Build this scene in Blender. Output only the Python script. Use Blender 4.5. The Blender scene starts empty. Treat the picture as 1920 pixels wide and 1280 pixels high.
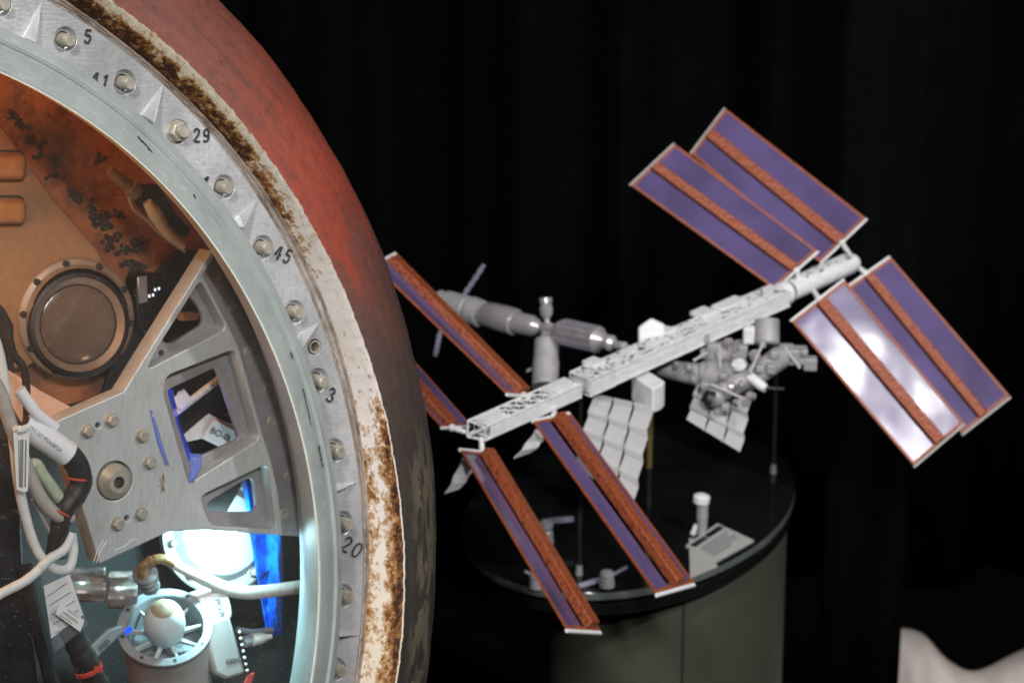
import bpy, math, random
import numpy as np
from mathutils import Matrix, Vector
random.seed(7); RNG = np.random.default_rng(7)
SC = bpy.context.scene
COL = SC.collection

# ------------------------------------------------------------------ camera
PITCH = math.radians(23.0); HC = 3.6; F = 6400.0           # focal length in photo pixels (1920 wide)
cd = bpy.data.cameras.new('camera'); cam = bpy.data.objects.new('camera', cd); COL.objects.link(cam)
cam.location = (0, 0, HC); cam.rotation_euler = (math.radians(90) - PITCH, 0, 0)
cd.sensor_width = 36; cd.lens = F / 1920 * 36; cd.clip_start = .1; cd.clip_end = 60
cd.dof.use_dof = True; cd.dof.focus_distance = 4.75; cd.dof.aperture_fstop = 6.8; cd.dof.aperture_blades = 7
SC.camera = cam
CR = np.array([1., 0, 0]); CU = np.array([0, math.sin(PITCH), math.cos(PITCH)]); CB = np.array([0, -math.cos(PITCH), math.sin(PITCH)])
CL = np.array([0., 0, HC])

# ------------------------------------------------------------------ light
w = bpy.data.worlds.new('World'); SC.world = w; w.use_nodes = True
w.node_tree.nodes['Background'].inputs[0].default_value = (.9, .95, 1, 1)
w.node_tree.nodes['Background'].inputs[1].default_value = .006
def lamp(name, loc, target, power, size, color=(1, 1, 1), sizey=None, spread=None, kind='AREA'):
    l = bpy.data.lights.new(name, kind); o = bpy.data.objects.new(name, l); COL.objects.link(o)
    o.location = loc; l.energy = power; l.color = color
    if kind == 'AREA':
        l.size = size
        if sizey: l.shape = 'RECTANGLE'; l.size_y = sizey
        if spread: l.spread = math.radians(spread)
    elif kind == 'SPOT':
        l.spot_size = math.radians(spread); l.spot_blend = .5; l.shadow_soft_size = size
    else: l.shadow_soft_size = size
    d = Vector(target) - Vector(loc); o.rotation_euler = d.to_track_quat('-Z', 'Y').to_euler()
    return o
lamp('ceiling_key', (-1.3, .9, 6.1), (-.5, 4.6, 1.3), 52, .5, (1, .97, .93), spread=90)
lamp('ceiling_fill', (1.7, -.3, 5.4), (-.4, 4.6, 1.3), 22, .6, (1, .97, .94), spread=100)
for lx, ly, pw, sz in ((2.20, 3.60, .60, .085), (2.57, 3.20, .60, .08), (2.14, 3.94, .06, .03), (2.54, 3.49, .50, .075)):
    lamp('ceiling_spot_model', (lx, ly, 6.0), (.8, 6.3, 1.1), pw, sz, (1, .98, .98), spread=80)
lamp('ceiling_spot_side', (3.9, 2.2, 5.5), (.8, 6.3, 1.1), 34, .3, (1, .98, .98), spread=70)
lamp('ceiling_spot_front', (.6, -.3, 5.0), (.9, 6.3, 1.2), 17, .30, (1, .98, 1), spread=45)
SC.view_settings.view_transform = 'Standard'; SC.view_settings.look = 'None'
SC.view_settings.exposure = 0; SC.view_settings.gamma = 1
SC.cycles.max_bounces = 8; SC.cycles.transparent_max_bounces = 16; SC.cycles.use_denoising = True
SC.cycles.sample_clamp_indirect = 6; SC.cycles.caustics_reflective = False; SC.cycles.caustics_refractive = False

# ------------------------------------------------------------------ pixels to points
def ray(px, py): return CR * ((px - 960) / F) - CU * ((py - 640) / F) - CB
def at(px, py, d): return CL + ray(px, py) * d
def on_z(px, py, z):
    r = ray(px, py); return CL + r * ((z - HC) / r[2])
# capsule frame: x up, y left, z out of the window
_n = np.array([0.56284452, -0.10158141, 0.82029706]); _C = np.array([-1.06037088, -0.41132382, -4.85824193])
EN = CR * _n[0] + CU * _n[1] + CB * _n[2]; EC = CL + CR * _C[0] + CU * _C[1] + CB * _C[2]
E1 = CU - EN * (CU @ EN); E1 /= np.linalg.norm(E1); E2 = np.cross(EN, E1)
def loc(x, y, z): return EC + E1 * x + E2 * y + EN * z
def pol(r, deg, z): a = math.radians(deg); return loc(r * math.cos(a), r * math.sin(a), z)
def cap(px, py, z):
    r = ray(px, py); t = ((EC + EN * z - CL) @ EN) / (r @ EN); return CL + r * t
def cap_ang(px, py, z):
    p = cap(px, py, z) - EC; return math.degrees(math.atan2(p @ E2, p @ E1)), math.hypot(p @ E1, p @ E2)

# ------------------------------------------------------------------ mesh helpers (all in world space)
class MB:
    def __init__(s): s.v = []; s.f = []; s.uv = {}
    def add(s, V, Fs, uv=None):
        b = len(s.v); s.v += [tuple(p) for p in V]
        for f in Fs: s.f.append(tuple(i + b for i in f))
        if uv is not None:
            for i, u in enumerate(uv): s.uv[b + i] = u
        return s
    def grid(s, P, closed=False, uv=None):                       # P[i][j] points
        P = np.asarray(P); n, m = P.shape[:2]
        Fs = [(i * m + j, i * m + j + 1, (i + 1) % n * m + j + 1, (i + 1) % n * m + j) for i in range(n if closed else n - 1) for j in range(m - 1)]
        return s.add(P.reshape(-1, 3), Fs, None if uv is None else np.asarray(uv).reshape(-1, 2).tolist())
    def prism(s, poly, off):
        poly = [np.asarray(p) for p in poly]; off = np.asarray(off); n = len(poly)
        V = poly + [p + off for p in poly]
        Fs = [tuple(range(n)), tuple(range(2 * n - 1, n - 1, -1))] + [(i, (i + 1) % n + 0, (i + 1) % n + n, i + n)[::-1] for i in range(n)]
        return s.add(V, Fs)
    def box(s, c, ax, ay, az):                                   # half-extent vectors
        c = np.asarray(c); V = [c + ax * i + ay * j + az * k for i in (-1, 1) for j in (-1, 1) for k in (-1, 1)]
        return s.add(V, [(0, 1, 3, 2), (4, 6, 7, 5), (0, 4, 5, 1), (2, 3, 7, 6), (0, 2, 6, 4), (1, 5, 7, 3)])
    def lathe(s, p, axis, prof, n=24, cap0=True, cap1=True):     # prof: [(height, radius)]
        p = np.asarray(p, float); a = np.asarray(axis, float); a = a / np.linalg.norm(a)
        t = np.array([0, 0, 1.]) if abs(a[2]) < .9 else np.array([1., 0, 0]); u = np.cross(a, t); u /= np.linalg.norm(u); v = np.cross(a, u)
        ring = [u * math.cos(2 * math.pi * k / n) + v * math.sin(2 * math.pi * k / n) for k in range(n)]
        V = [p + a * h + d * r for h, r in prof for d in ring]
        Fs = [(i * n + k, i * n + (k + 1) % n, (i + 1) * n + (k + 1) % n, (i + 1) * n + k) for i in range(len(prof) - 1) for k in range(n)]
        if cap0: Fs.append(tuple(range(n - 1, -1, -1)))
        if cap1: Fs.append(tuple(range((len(prof) - 1) * n, len(prof) * n)))
        return s.add(V, Fs)
    def cyl(s, p0, p1, r0, r1=None, n=20):
        p0 = np.asarray(p0, float); p1 = np.asarray(p1, float); L = np.linalg.norm(p1 - p0)
        return s.lathe(p0, p1 - p0, [(0, r0), (L, r0 if r1 is None else r1)], n)
    def tube(s, pts, r, n=10, sub=6, wob=0):
        P = smooth_path(pts, sub); m = len(P)
        R = np.interp(np.linspace(0, 1, m), np.linspace(0, 1, len(r)), r) if hasattr(r, '__len__') else np.full(m, r)
        if wob: R = R * (1 + wob * RNG.standard_normal(m))
        u = None; V = []
        for i in range(m):
            t = P[min(i + 1, m - 1)] - P[max(i - 1, 0)]; t /= np.linalg.norm(t) + 1e-12
            if u is None: u = np.cross(t, [.3, .2, 1.]);
            u = u - t * (u @ t); u /= np.linalg.norm(u); w_ = np.cross(t, u)
            V += [P[i] + R[i] * (u * math.cos(2 * math.pi * k / n) + w_ * math.sin(2 * math.pi * k / n)) for k in range(n)]
        Fs = [(i * n + k, i * n + (k + 1) % n, (i + 1) * n + (k + 1) % n, (i + 1) * n + k) for i in range(m - 1) for k in range(n)]
        Fs += [tuple(range(n - 1, -1, -1)), tuple(range((m - 1) * n, m * n))]
        return s.add(V, Fs)
    def ball(s, c, r, n=12, sq=(1, 1, 1), lump=0):
        c = np.asarray(c); V = []; Fs = []
        for i in range(n + 1):
            th = math.pi * i / n
            for k in range(2 * n):
                ph = math.pi * k / n; rr = r * (1 + lump * RNG.standard_normal())
                V.append(c + rr * (CR * math.sin(th) * math.cos(ph) * sq[0] + CU * math.cos(th) * sq[1] + CB * math.sin(th) * math.sin(ph) * sq[2]))
        Fs = [(i * 2 * n + k, i * 2 * n + (k + 1) % (2 * n), (i + 1) * 2 * n + (k + 1) % (2 * n), (i + 1) * 2 * n + k) for i in range(n) for k in range(2 * n)]
        return s.add(V, Fs)
    def ribbon(s, pts, w_, nrm, th=.0006):                       # flat painted stroke
        P = [np.asarray(p) for p in pts]
        for a, b in zip(P[:-1], P[1:]):
            d = b - a; L = np.linalg.norm(d); d = d / L; q = np.cross(nrm, d) * w_ / 2; e = d * w_ * .22
            s.prism([a - e - q, b + e - q, b + e + q, a - e + q], nrm * th)
        return s
def smooth_path(pts, sub=6):
    P = np.array([np.asarray(p, float) for p in pts])
    if len(P) < 3 or sub <= 1: return P
    Q = np.vstack([2 * P[0] - P[1], P, 2 * P[-1] - P[-2]]); out = []
    for i in range(1, len(Q) - 2):
        for k in range(sub):
            t = k / sub
            out.append(.5 * (2 * Q[i] + (Q[i + 1] - Q[i - 1]) * t + (2 * Q[i - 1] - 5 * Q[i] + 4 * Q[i + 1] - Q[i + 2]) * t * t + (3 * Q[i] - Q[i - 1] - 3 * Q[i + 1] + Q[i + 2]) * t ** 3))
    out.append(P[-1]); return np.array(out)
def link(o, parent):
    COL.objects.link(o)
    if parent is not None: o.parent = parent
    return o
WM = {}
def wmat(o): return WM[o.name] if o is not None and o.name in WM else Matrix.Identity(4)
def finish(me, m, sharp=35):
    me.materials.append(m)
    for p in me.polygons: p.use_smooth = True
    try: me.set_sharp_from_angle(angle=math.radians(sharp))
    except Exception: pass
def obj(name, mb, m, parent=None, bevel=0, sharp=35, origin=None, extra=None):
    me = bpy.data.meshes.new(name); o = bpy.data.objects.new(name, me)
    n0 = len(mb.f)
    if extra: mb.add(extra[0].v, extra[0].f)
    M = wmat(parent)
    if parent is None:
        org = np.mean(np.array(mb.v), 0) if origin is None else np.asarray(origin); M = Matrix.Translation(Vector(org)); o.matrix_world = M
    inv = np.array(M.inverted()); V = np.array(mb.v) @ inv[:3, :3].T + inv[:3, 3]
    me.from_pydata(V.tolist(), [], mb.f); me.update()
    if mb.uv:
        ul = me.uv_layers.new(name='UVMap')
        for l in me.loops: ul.data[l.index].uv = mb.uv.get(l.vertex_index, (0, 0))
    finish(me, m, sharp); link(o, parent); WM[o.name] = M.copy()
    if extra:
        me.materials.append(extra[1])
        for p in list(me.polygons)[n0:]: p.material_index = 1
    if bevel:
        b = o.modifiers.new('bevel', 'BEVEL'); b.width = bevel; b.segments = 2; b.limit_method = 'ANGLE'; b.angle_limit = math.radians(40)
    return o
def tag(o, label, cat, group=None, kind=None):
    if label: o['label'] = label
    if cat: o['category'] = cat
    if group: o['group'] = group
    if kind: o['kind'] = kind
    return o
def thing(name, p, label, cat, group=None, M=None):
    o = bpy.data.objects.new(name, None); o.empty_display_size = .05
    M = Matrix.Translation(Vector(p)) if M is None else M
    o.matrix_world = M; COL.objects.link(o); WM[o.name] = M.copy()
    return tag(o, label, cat, group)
def plate(name, outline, holes, z, thick, m, parent, bev=.0012):
    """flat capsule-plane plate with holes; outline in local (x, y)"""
    cu = bpy.data.curves.new('outline', 'CURVE'); cu.dimensions = '2D'; cu.fill_mode = 'BOTH'
    cu.extrude = thick / 2 - bev; cu.bevel_depth = bev; cu.bevel_resolution = 1; cu.offset = -bev
    for k, poly in enumerate([outline] + list(holes)):
        sp = cu.splines.new('POLY'); sp.points.add(len(poly) - 1); sp.use_cyclic_u = True
        for q, (x, y) in zip(sp.points, poly): q.co = (x, y, 0, 1)
    tmp = bpy.data.objects.new('tmp', cu); COL.objects.link(tmp)
    dg = bpy.context.evaluated_depsgraph_get(); me = bpy.data.meshes.new_from_object(tmp.evaluated_get(dg))
    bpy.data.objects.remove(tmp); me.name = name
    me.transform(Matrix.Translation((0, 0, z - thick / 2))); me.materials.clear(); finish(me, m, 30)
    o = bpy.data.objects.new(name, me); link(o, parent); WM[o.name] = wmat(parent).copy()
    return o
def lxy(px, py, z): p = cap(px, py, z) - EC; return (p @ E1, p @ E2)
def rounded(poly, r, n=4):
    P = [np.array(p, float) for p in poly]; out = []
    for i in range(len(P)):
        a, b, c = P[i - 1], P[i], P[(i + 1) % len(P)]
        da = (a - b); db = (c - b); ra = min(r, .45 * np.linalg.norm(da)); rb = min(r, .45 * np.linalg.norm(db))
        s = b + da / np.linalg.norm(da) * ra; e = b + db / np.linalg.norm(db) * rb
        for k in range(n + 1):
            t = k / n; out.append(tuple((1 - t) ** 2 * s + 2 * t * (1 - t) * b + t * t * e))
    return out

# ------------------------------------------------------------------ materials
class NT:
    def __init__(s, name):
        s.m = bpy.data.materials.new(name); s.m.use_nodes = True; s.t = s.m.node_tree; s.b = s.t.nodes['Principled BSDF']
        s.tc = s.t.nodes.new('ShaderNodeTexCoord')
    def n(s, typ, **kw):
        nd = s.t.nodes.new(typ)
        for k, v in kw.items(): setattr(nd, k, v)
        return nd
    def l(s, a, b): s.t.links.new(a, b)
    def put(s, sock, v):
        if hasattr(v, 'is_output') or isinstance(v, bpy.types.NodeSocket): s.l(v, sock)
        else: sock.default_value = v
    def noise(s, scale, detail=4, rough=.55, vec=None, stretch=None, dist=0):
        nd = s.n('ShaderNodeTexNoise'); nd.inputs['Scale'].default_value = scale; nd.inputs['Detail'].default_value = detail
        nd.inputs['Roughness'].default_value = rough; nd.inputs['Distortion'].default_value = dist
        v = vec or s.tc.outputs['Object']
        if stretch:
            mp = s.n('ShaderNodeMapping'); mp.inputs['Scale'].default_value = stretch; s.l(v, mp.inputs['Vector']); v = mp.outputs[0]
        s.l(v, nd.inputs['Vector']); return nd.outputs['Fac']
    def voro(s, scale, feature='F1', vec=None, out='Distance'):
        nd = s.n('ShaderNodeTexVoronoi', feature=feature); nd.inputs['Scale'].default_value = scale; s.l(vec or s.tc.outputs['Object'], nd.inputs['Vector'])
        return nd.outputs[out]
    def ramp(s, fac, stops, interp='LINEAR'):
        nd = s.n('ShaderNodeValToRGB'); cr = nd.color_ramp; cr.interpolation = interp
        while len(cr.elements) < len(stops): cr.elements.new(.5)
        for e, (p, c) in zip(cr.elements, stops):
            e.position = p; e.color = (c, c, c, 1) if not hasattr(c, '__len__') else tuple(c[:3]) + (1,)
        s.l(fac, nd.inputs[0]); return nd.outputs[0]
    def math(s, op, a, b=0, c=0, clamp=False):
        nd = s.n('ShaderNodeMath', operation=op); nd.use_clamp = clamp
        s.put(nd.inputs[0], a); s.put(nd.inputs[1], b); s.put(nd.inputs[2], c); return nd.outputs[0]
    def mix(s, fac, a, b, mode='MIX'):
        nd = s.n('ShaderNodeMix', data_type='RGBA', blend_type=mode)
        s.put(nd.inputs[0], fac)
        for i, v in ((6, a), (7, b)): s.put(nd.inputs[i], v if not isinstance(v, tuple) else v[:3] + (1,))
        return nd.outputs[2]
    def uv(s):
        nd = s.n('ShaderNodeSeparateXYZ'); s.l(s.tc.outputs['UV'], nd.inputs[0]); return nd.outputs[0], nd.outputs[1]
    def bump(s, h, strength=.3, dist=.002):
        nd = s.n('ShaderNodeBump'); nd.inputs['Strength'].default_value = strength; nd.inputs['Distance'].default_value = dist
        s.l(h, nd.inputs['Height']); s.l(nd.outputs[0], s.b.inputs['Normal']); return nd
    def out(s, col=None, rough=None, metal=None, **kw):
        for k, v in (('Base Color', col), ('Roughness', rough), ('Metallic', metal)) + tuple(kw.items()):
            if v is not None: s.put(s.b.inputs[k], v[:3] + (1,) if isinstance(v, tuple) else v)
        return s.m
def mat(name, c, rough=.5, metal=0., var=.25, scale=20., c2=None, bump=.15, bscale=None, bdist=.001, **kw):
    """base colour broken up by two octaves of wear, roughness variation and a fine bump"""
    t = NT(name); n1 = t.noise(scale, 6, .6); n2 = t.noise(scale * 7, 4, .6)
    a = t.math('MULTIPLY_ADD', n2, .4, t.math('MULTIPLY', n1, .6)); fac = t.ramp(a, [(.35, 0.), (.66, 1.)])
    lo = tuple(x * (1 - var) for x in c) if c2 is None else c2
    col = t.mix(fac, lo, tuple(min(1, x * (1 + var * .5)) for x in c) if c2 is None else c)
    r = t.math('MULTIPLY_ADD', n1, .3, rough - .15, clamp=True)
    if bump: t.bump(t.noise(bscale or scale * 12, 3), bump, bdist)
    return t.out(col, r, metal, **kw)

ALU = mat('milled_aluminium', (.60, .61, .62), .42, .55, .16, 9, bump=.10)
# milled ring: fine tool marks
t = NT('ring_aluminium'); a = t.noise(5, 6, .62); mk = t.noise(240, 2, .5, stretch=(1, .16, 1)); mk2 = t.noise(200, 2, .5, stretch=(.2, 1, 1)); sp = t.noise(24, 6, .65); fn = t.noise(120, 4, .6)
col = t.mix(t.ramp(a, [(.33, 0.), (.68, 1.)]), (.52, .535, .55), (.80, .81, .82)); col = t.mix(t.ramp(sp, [(.58, 0.), (.74, .6)]), col, (.36, .30, .22)); col = t.mix(t.ramp(fn, [(.3, .35), (.5, 0.)]), col, (.33, .34, .35))
t.bump(t.math('ADD', mk, t.math('MULTIPLY', mk2, t.ramp(a, [(.45, 0.), (.55, 1.)]))), .5, .0008); RING = t.out(col, t.math('MULTIPLY_ADD', a, .35, .18), .55)
BOLT = mat('dull_bolt_steel', (.50, .465, .38), .48, .55, .25, 60)
DARKG = mat('dark_gap', (.012, .011, .010), .8, 0, .3)
ACR = NT('aqua_acrylic')
n1 = ACR.noise(9, 5, .6); n2 = ACR.noise(150, 3, .6)
c_ = ACR.mix(ACR.ramp(n1, [(.3, 0.), (.72, 1.)]), (.27, .305, .295), (.40, .435, .42)); c_ = ACR.mix(ACR.ramp(n2, [(.62, 0.), (.78, .35)]), c_, (.64, .66, .65))
u_, v_2 = ACR.uv(); cc_ = ACR.n('ShaderNodeCombineXYZ'); ACR.l(ACR.math('MULTIPLY', u_, 26.), cc_.inputs[0]); ACR.l(ACR.math('MULTIPLY', v_2, 34.), cc_.inputs[1]); sk = ACR.noise(2., 6, .65, vec=cc_.outputs[0]); c_ = ACR.mix(ACR.ramp(sk, [(.54, 0.), (.70, .34)]), c_, (.66, .70, .69)); c_ = ACR.mix(ACR.ramp(sk, [(.28, .45), (.42, 0.)]), c_, (.17, .20, .205)); ACR.bump(ACR.math('ADD', n2, sk), .25, .0008); ACR = ACR.out(c_, .3, 0., **{'Specular IOR Level': .55})
EDGE = mat('bright_acrylic_edge', (.72, .76, .66), .2, 0, .2, 40)
BRK = NT('bracket_aluminium'); n1 = BRK.noise(6, 6, .6); n2 = BRK.noise(80, 4, .6); v_ = BRK.noise(40, 5, .7)
c_ = BRK.mix(BRK.ramp(n1, [(.3, 0.), (.7, 1.)]), (.45, .472, .462), (.60, .628, .61)); c_ = BRK.mix(BRK.ramp(v_, [(.60, 0.), (.72, .5)]), c_, (.34, .31, .29))
n3 = BRK.noise(190, 3, .6, stretch=(.15, 1, 1)); c_ = BRK.mix(BRK.ramp(n3, [(.35, .3), (.55, 0.)]), c_, (.34, .34, .33)); BRK.bump(BRK.math('ADD', n2, n3), .22, .0008); BRK = BRK.out(c_, BRK.math('MULTIPLY_ADD', n1, .2, .38), .35)
BRKW = mat('bracket_pocket_metal', (.40, .388, .388), .45, .3, .3, 7, c2=(.27, .25, .245), bump=.2)
# hull: scorched ablator, u runs round the rim (degrees / 100), v from the band outwards
t = NT('scorched_hull'); u, v = t.uv()
def sv(a, b):
    c_ = t.n('ShaderNodeCombineXYZ'); t.l(t.math('MULTIPLY', u, a), c_.inputs[0]); t.l(t.math('MULTIPLY', v, b), c_.inputs[1]); return c_.outputs[0]
st = t.noise(1.6, 6, .55, vec=sv(5., 7.), dist=.5); s2 = t.noise(1.5, 6, .6, vec=sv(14., 11.), dist=.5); s3 = t.noise(2., 4, .6, vec=sv(34., 15.)); fine = t.noise(70, 6, .65)
us = t.math('ADD', u, t.math('MULTIPLY', t.math('SUBTRACT', st, .5), .20)); us = t.math('ADD', us, t.math('MULTIPLY', t.math('SUBTRACT', v, .3), .06))
base = t.ramp(us, [(.20, (.185, .064, .050)), (.38, (.225, .068, .047)), (.47, (.31, .056, .029)), (.56, (.29, .045, .022)), (.615, (.14, .050, .037)), (.68, (.070, .043, .035)), (.76, (.038, .030, .026)), (.88, (.031, .029, .024)), (1., (.026, .027, .022))])
base = t.mix(t.math('MULTIPLY', t.ramp(st, [(.50, 0.), (.72, .75)]), t.ramp(us, [(.55, 1.), (.7, .4)])), base, (.115, .058, .048)); base = t.mix(t.math('MULTIPLY', t.ramp(s2, [(.53, 0.), (.74, .7)]), t.ramp(st, [(.40, .25), (.6, 1.)])), base, (.075, .050, .043))
base = t.mix(t.math('MULTIPLY', t.ramp(s2, [(.26, .45), (.48, 0.)]), t.ramp(us, [(.3, .6), (.62, .15)])), base, (.26, .13, .10))
kh = t.math('MULTIPLY', t.ramp(t.noise(2.0, 8, .68, vec=sv(12., 6.), dist=.35), [(.485, 0.), (.51, 1.)]), t.math('MULTIPLY', t.ramp(u, [(.74, 0.), (.80, .85)]), t.ramp(v, [(.10, 0.), (.20, 1.), (.50, .9), (.62, 0.)])))
base = t.mix(kh, base, (.155, .135, .088)); base = t.mix(t.ramp(s3, [(.30, .5), (.42, 0.)]), base, (.05, .035, .03)); base = t.mix(t.ramp(fine, [(.35, .25), (.6, 0.)]), base, (.05, .035, .03))
gr = t.noise(3., 5, .7, vec=sv(90., 30.)); sc = t.noise(4., 3, .5, vec=sv(7., 70.), dist=.2)
base = t.mix(t.ramp(gr, [(.60, 0.), (.72, .45)]), base, (.03, .022, .020)); base = t.mix(t.ramp(gr, [(.26, .35), (.38, 0.)]), base, (.34, .22, .17)); base = t.mix(t.ramp(sc, [(.66, 0.), (.70, .35)]), base, (.30, .20, .16))
t.bump(t.math('ADD', t.math('ADD', t.math('MULTIPLY', s2, .6), t.math('MULTIPLY', fine, .5)), t.math('MULTIPLY', gr, .7)), .5, .003); HULL = t.out(base, t.math('MULTIPLY_ADD', fine, .3, .42))
# band: chalky white paint with rust
t = NT('rusty_white_band'); u, v = t.uv()
nb = t.noise(30, 4, .55); nf = t.noise(105, 5, .62); nv = t.noise(260, 3, .6); cs_ = t.n('ShaderNodeCombineXYZ'); t.l(t.math('MULTIPLY', u, 34.), cs_.inputs[0]); t.l(t.math('MULTIPLY', v, 3.2), cs_.inputs[1]); nk = t.noise(1.6, 6, .62, vec=cs_.outputs[0], dist=.5); nb = t.math('MULTIPLY_ADD', nk, .6, t.math('MULTIPLY', nb, .4))
nn = t.math('ADD', t.math('MULTIPLY', nb, .50), t.math('ADD', t.math('MULTIPLY', nf, .38), t.math('MULTIPLY', nv, .17)))
win = t.ramp(u, [(.22, .95), (.44, .92), (.52, .74), (.585, .26), (.63, .06), (.72, .10), (.77, .42), (.86, .46), (.97, .36)])
vin = t.ramp(v, [(0., 1.), (.34, .90), (.58, .66), (.70, .22), (1., .06)]); vin2 = t.ramp(v, [(0., 1.), (.12, .85), (.32, .42), (.5, .0)])
vin = t.mix(t.ramp(u, [(.46, 0.), (.56, 1.)]), vin, vin2)
wout = t.ramp(u, [(.69, 0.), (.735, .60), (.79, .82), (.97, .86)]); vout = t.ramp(v, [(.25, 0.), (.46, .40), (.66, .72), (.80, 1.), (.94, 1.), (.965, 0.)])
g = t.math('MAXIMUM', t.math('MULTIPLY', win, vin), t.math('MULTIPLY', wout, vout))
g = t.math('ADD', g, t.math('MULTIPLY', t.math('SUBTRACT', nn, .5), 3.2)); g = t.math('SUBTRACT', g, t.math('MULTIPLY', t.ramp(t.noise(62, 4, .6, dist=.8), [(.52, 0.), (.58, .30)]), t.ramp(u, [(.5, 1.), (.72, .4)])))
cream = t.mix(t.ramp(u, [(.42, 0.), (.60, 1.)]), (.62, .55, .42), (.76, .70, .66)); cream = t.mix(t.ramp(u, [(.80, 0.), (.93, .7)]), cream, (.68, .58, .42))
cream = t.mix(t.ramp(nb, [(.45, 0.), (.7, .35)]), cream, (.52, .40, .26))
col = t.mix(t.ramp(g, [(.30, 0.), (.36, .6), (.48, .9)]), cream, (.40, .215, .070)); col = t.mix(t.ramp(g, [(.54, 0.), (.64, 1.)]), col, (.20, .080, .022)); col = t.mix(t.ramp(g, [(.74, 0.), (.90, 1.)]), col, (.040, .014, .006))
spk = t.voro(95); pr = t.math('MULTIPLY', t.ramp(spk, [(.10, 1.), (.17, 0.)]), t.ramp(t.noise(18, 3), [(.56, 0.), (.66, .7)])); col = t.mix(pr, col, (.10, .045, .02))
cm_ = t.n('ShaderNodeCombineXYZ'); t.l(t.math('MULTIPLY', u, 16.), cm_.inputs[0]); t.l(t.math('MULTIPLY', v, 1.6), cm_.inputs[1]); ck = t.noise(3.2, 6, .62, vec=cm_.outputs[0], dist=.7)
cw = t.math('MULTIPLY', t.ramp(t.math('ABSOLUTE', t.math('SUBTRACT', ck, .5)), [(.004, 1.), (.012, 0.)]), t.ramp(u, [(.50, .8), (.66, .25)])); col = t.mix(t.math('MULTIPLY', cw, t.ramp(v, [(.45, 0.), (.6, 1.)])), col, (.06, .035, .02))
t.bump(t.math('SUBTRACT', t.math('MULTIPLY', nf, .5), t.ramp(g, [(.3, 0.), (.7, .7)])), .40, .0022); BAND = t.out(col, .68, **{'Specular IOR Level': .25})
LIP = mat('edge_trim_metal', (.52, .50, .48), .45, .3, .3, 26, c2=(.24, .19, .15))
RUSTL = mat('rust_line', (.40, .33, .27), .65, 0, .5, 9, c2=(.075, .035, .018))
PAINT = mat('black_stencil_paint', (.02, .02, .022), .6, 0, .3, 80)
# window pane: clear with dust
t = NT('clear_acrylic_pane'); t.t.nodes.remove(t.b)
tr = t.n('ShaderNodeBsdfTransparent'); gl = t.n('ShaderNodeBsdfGlossy'); gl.inputs['Roughness'].default_value = .03; df = t.n('ShaderNodeBsdfDiffuse'); df.inputs[0].default_value = (.8, .85, .85, 1)
fr = t.n('ShaderNodeFresnel'); fr.inputs[0].default_value = 1.4; m1 = t.n('ShaderNodeMixShader'); t.l(t.math('MULTIPLY', fr.outputs[0], .8), m1.inputs[0]); t.l(tr.outputs[0], m1.inputs[1]); t.l(gl.outputs[0], m1.inputs[2])
vcol = t.n('ShaderNodeSeparateColor'); t.l(t.voro(230, out='Color'), vcol.inputs[0])
dots = t.math('MULTIPLY', t.math('MULTIPLY', t.ramp(vcol.outputs[0], [(.62, 0.), (.66, 1.)]), t.ramp(t.voro(230), [(.09, 1.), (.15, 0.)])), t.ramp(t.noise(9, 4), [(.40, .08), (.62, 1.)]))
hz = t.math('ADD', t.math('MULTIPLY', dots, .75), t.ramp(t.noise(5, 5), [(.36, .010), (.7, .042)]), clamp=True)
tl = t.n('ShaderNodeBsdfTranslucent'); tl.inputs[0].default_value = (.9, .95, .95, 1); m3 = t.n('ShaderNodeMixShader'); m3.inputs[0].default_value = .6; t.l(df.outputs[0], m3.inputs[1]); t.l(tl.outputs[0], m3.inputs[2])
m2 = t.n('ShaderNodeMixShader'); t.l(hz, m2.inputs[0]); t.l(m1.outputs[0], m2.inputs[1]); t.l(m3.outputs[0], m2.inputs[2]); t.l(m2.outputs[0], t.t.nodes['Material Output'].inputs[0]); PANE = t.m
# cabin
t = NT('orange_insulation'); a = t.noise(7, 7, .68, dist=.5); b = t.noise(40, 5, .65); c3 = t.noise(13, 6, .7)
col = t.mix(t.ramp(a, [(.32, 0.), (.68, 1.)]), (.33, .105, .040), (.60, .225, .080)); col = t.mix(t.ramp(c3, [(.49, 0.), (.62, .75)]), col, (.10, .055, .040)); col = t.mix(t.ramp(b, [(.55, 0.), (.8, .6)]), col, (.06, .045, .035))
t.bump(t.math('ADD', a, b), .6, .006); FOAM = t.out(col, .75)
CUSH = mat('amber_cushion', (.42, .19, .075), .38, 0, .25, 12, bump=.2)
TAN = mat('tan_wall_panel', (.36, .195, .095), .7, 0, .22, 9, bump=.2)
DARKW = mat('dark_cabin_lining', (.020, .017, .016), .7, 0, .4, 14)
CAPB = mat('brown_hub_cap', (.34, .29, .19), .45, 0, .2, 60)
CLUMP = mat('charred_clump', (.060, .046, .036), .9, 0, .4, 60, bump=.6, bscale=150, bdist=.004)
GREYD = mat('socket_shade_metal', (.10, .085, .07), .5, .3, .3, 40)  # recess shade put into the colour of the hub bolt socket
RUB = mat('black_rubber', (.015, .014, .014), .5, 0, .3, 40)
BLACK = mat('matt_black_paint', (.010, .011, .012), .42, 0, .3, 25)
STEELG = mat('bronze_metal_ring', (.33, .24, .17), .45, .3, .25, 30)
GLASSD = mat('smoky_port_glass', (.15, .105, .075), .14, 0, .2, 10, bump=0)
WHITEC = mat('white_cable_sheath', (.66, .67, .64), .55, 0, .12, 60)
GREYC = mat('grey_cable_sheath', (.40, .38, .34), .6, 0, .2, 60)
PALEG = mat('pale_green_tube', (.48, .54, .40), .5, 0, .15, 120, c2=(.30, .34, .25))
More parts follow.
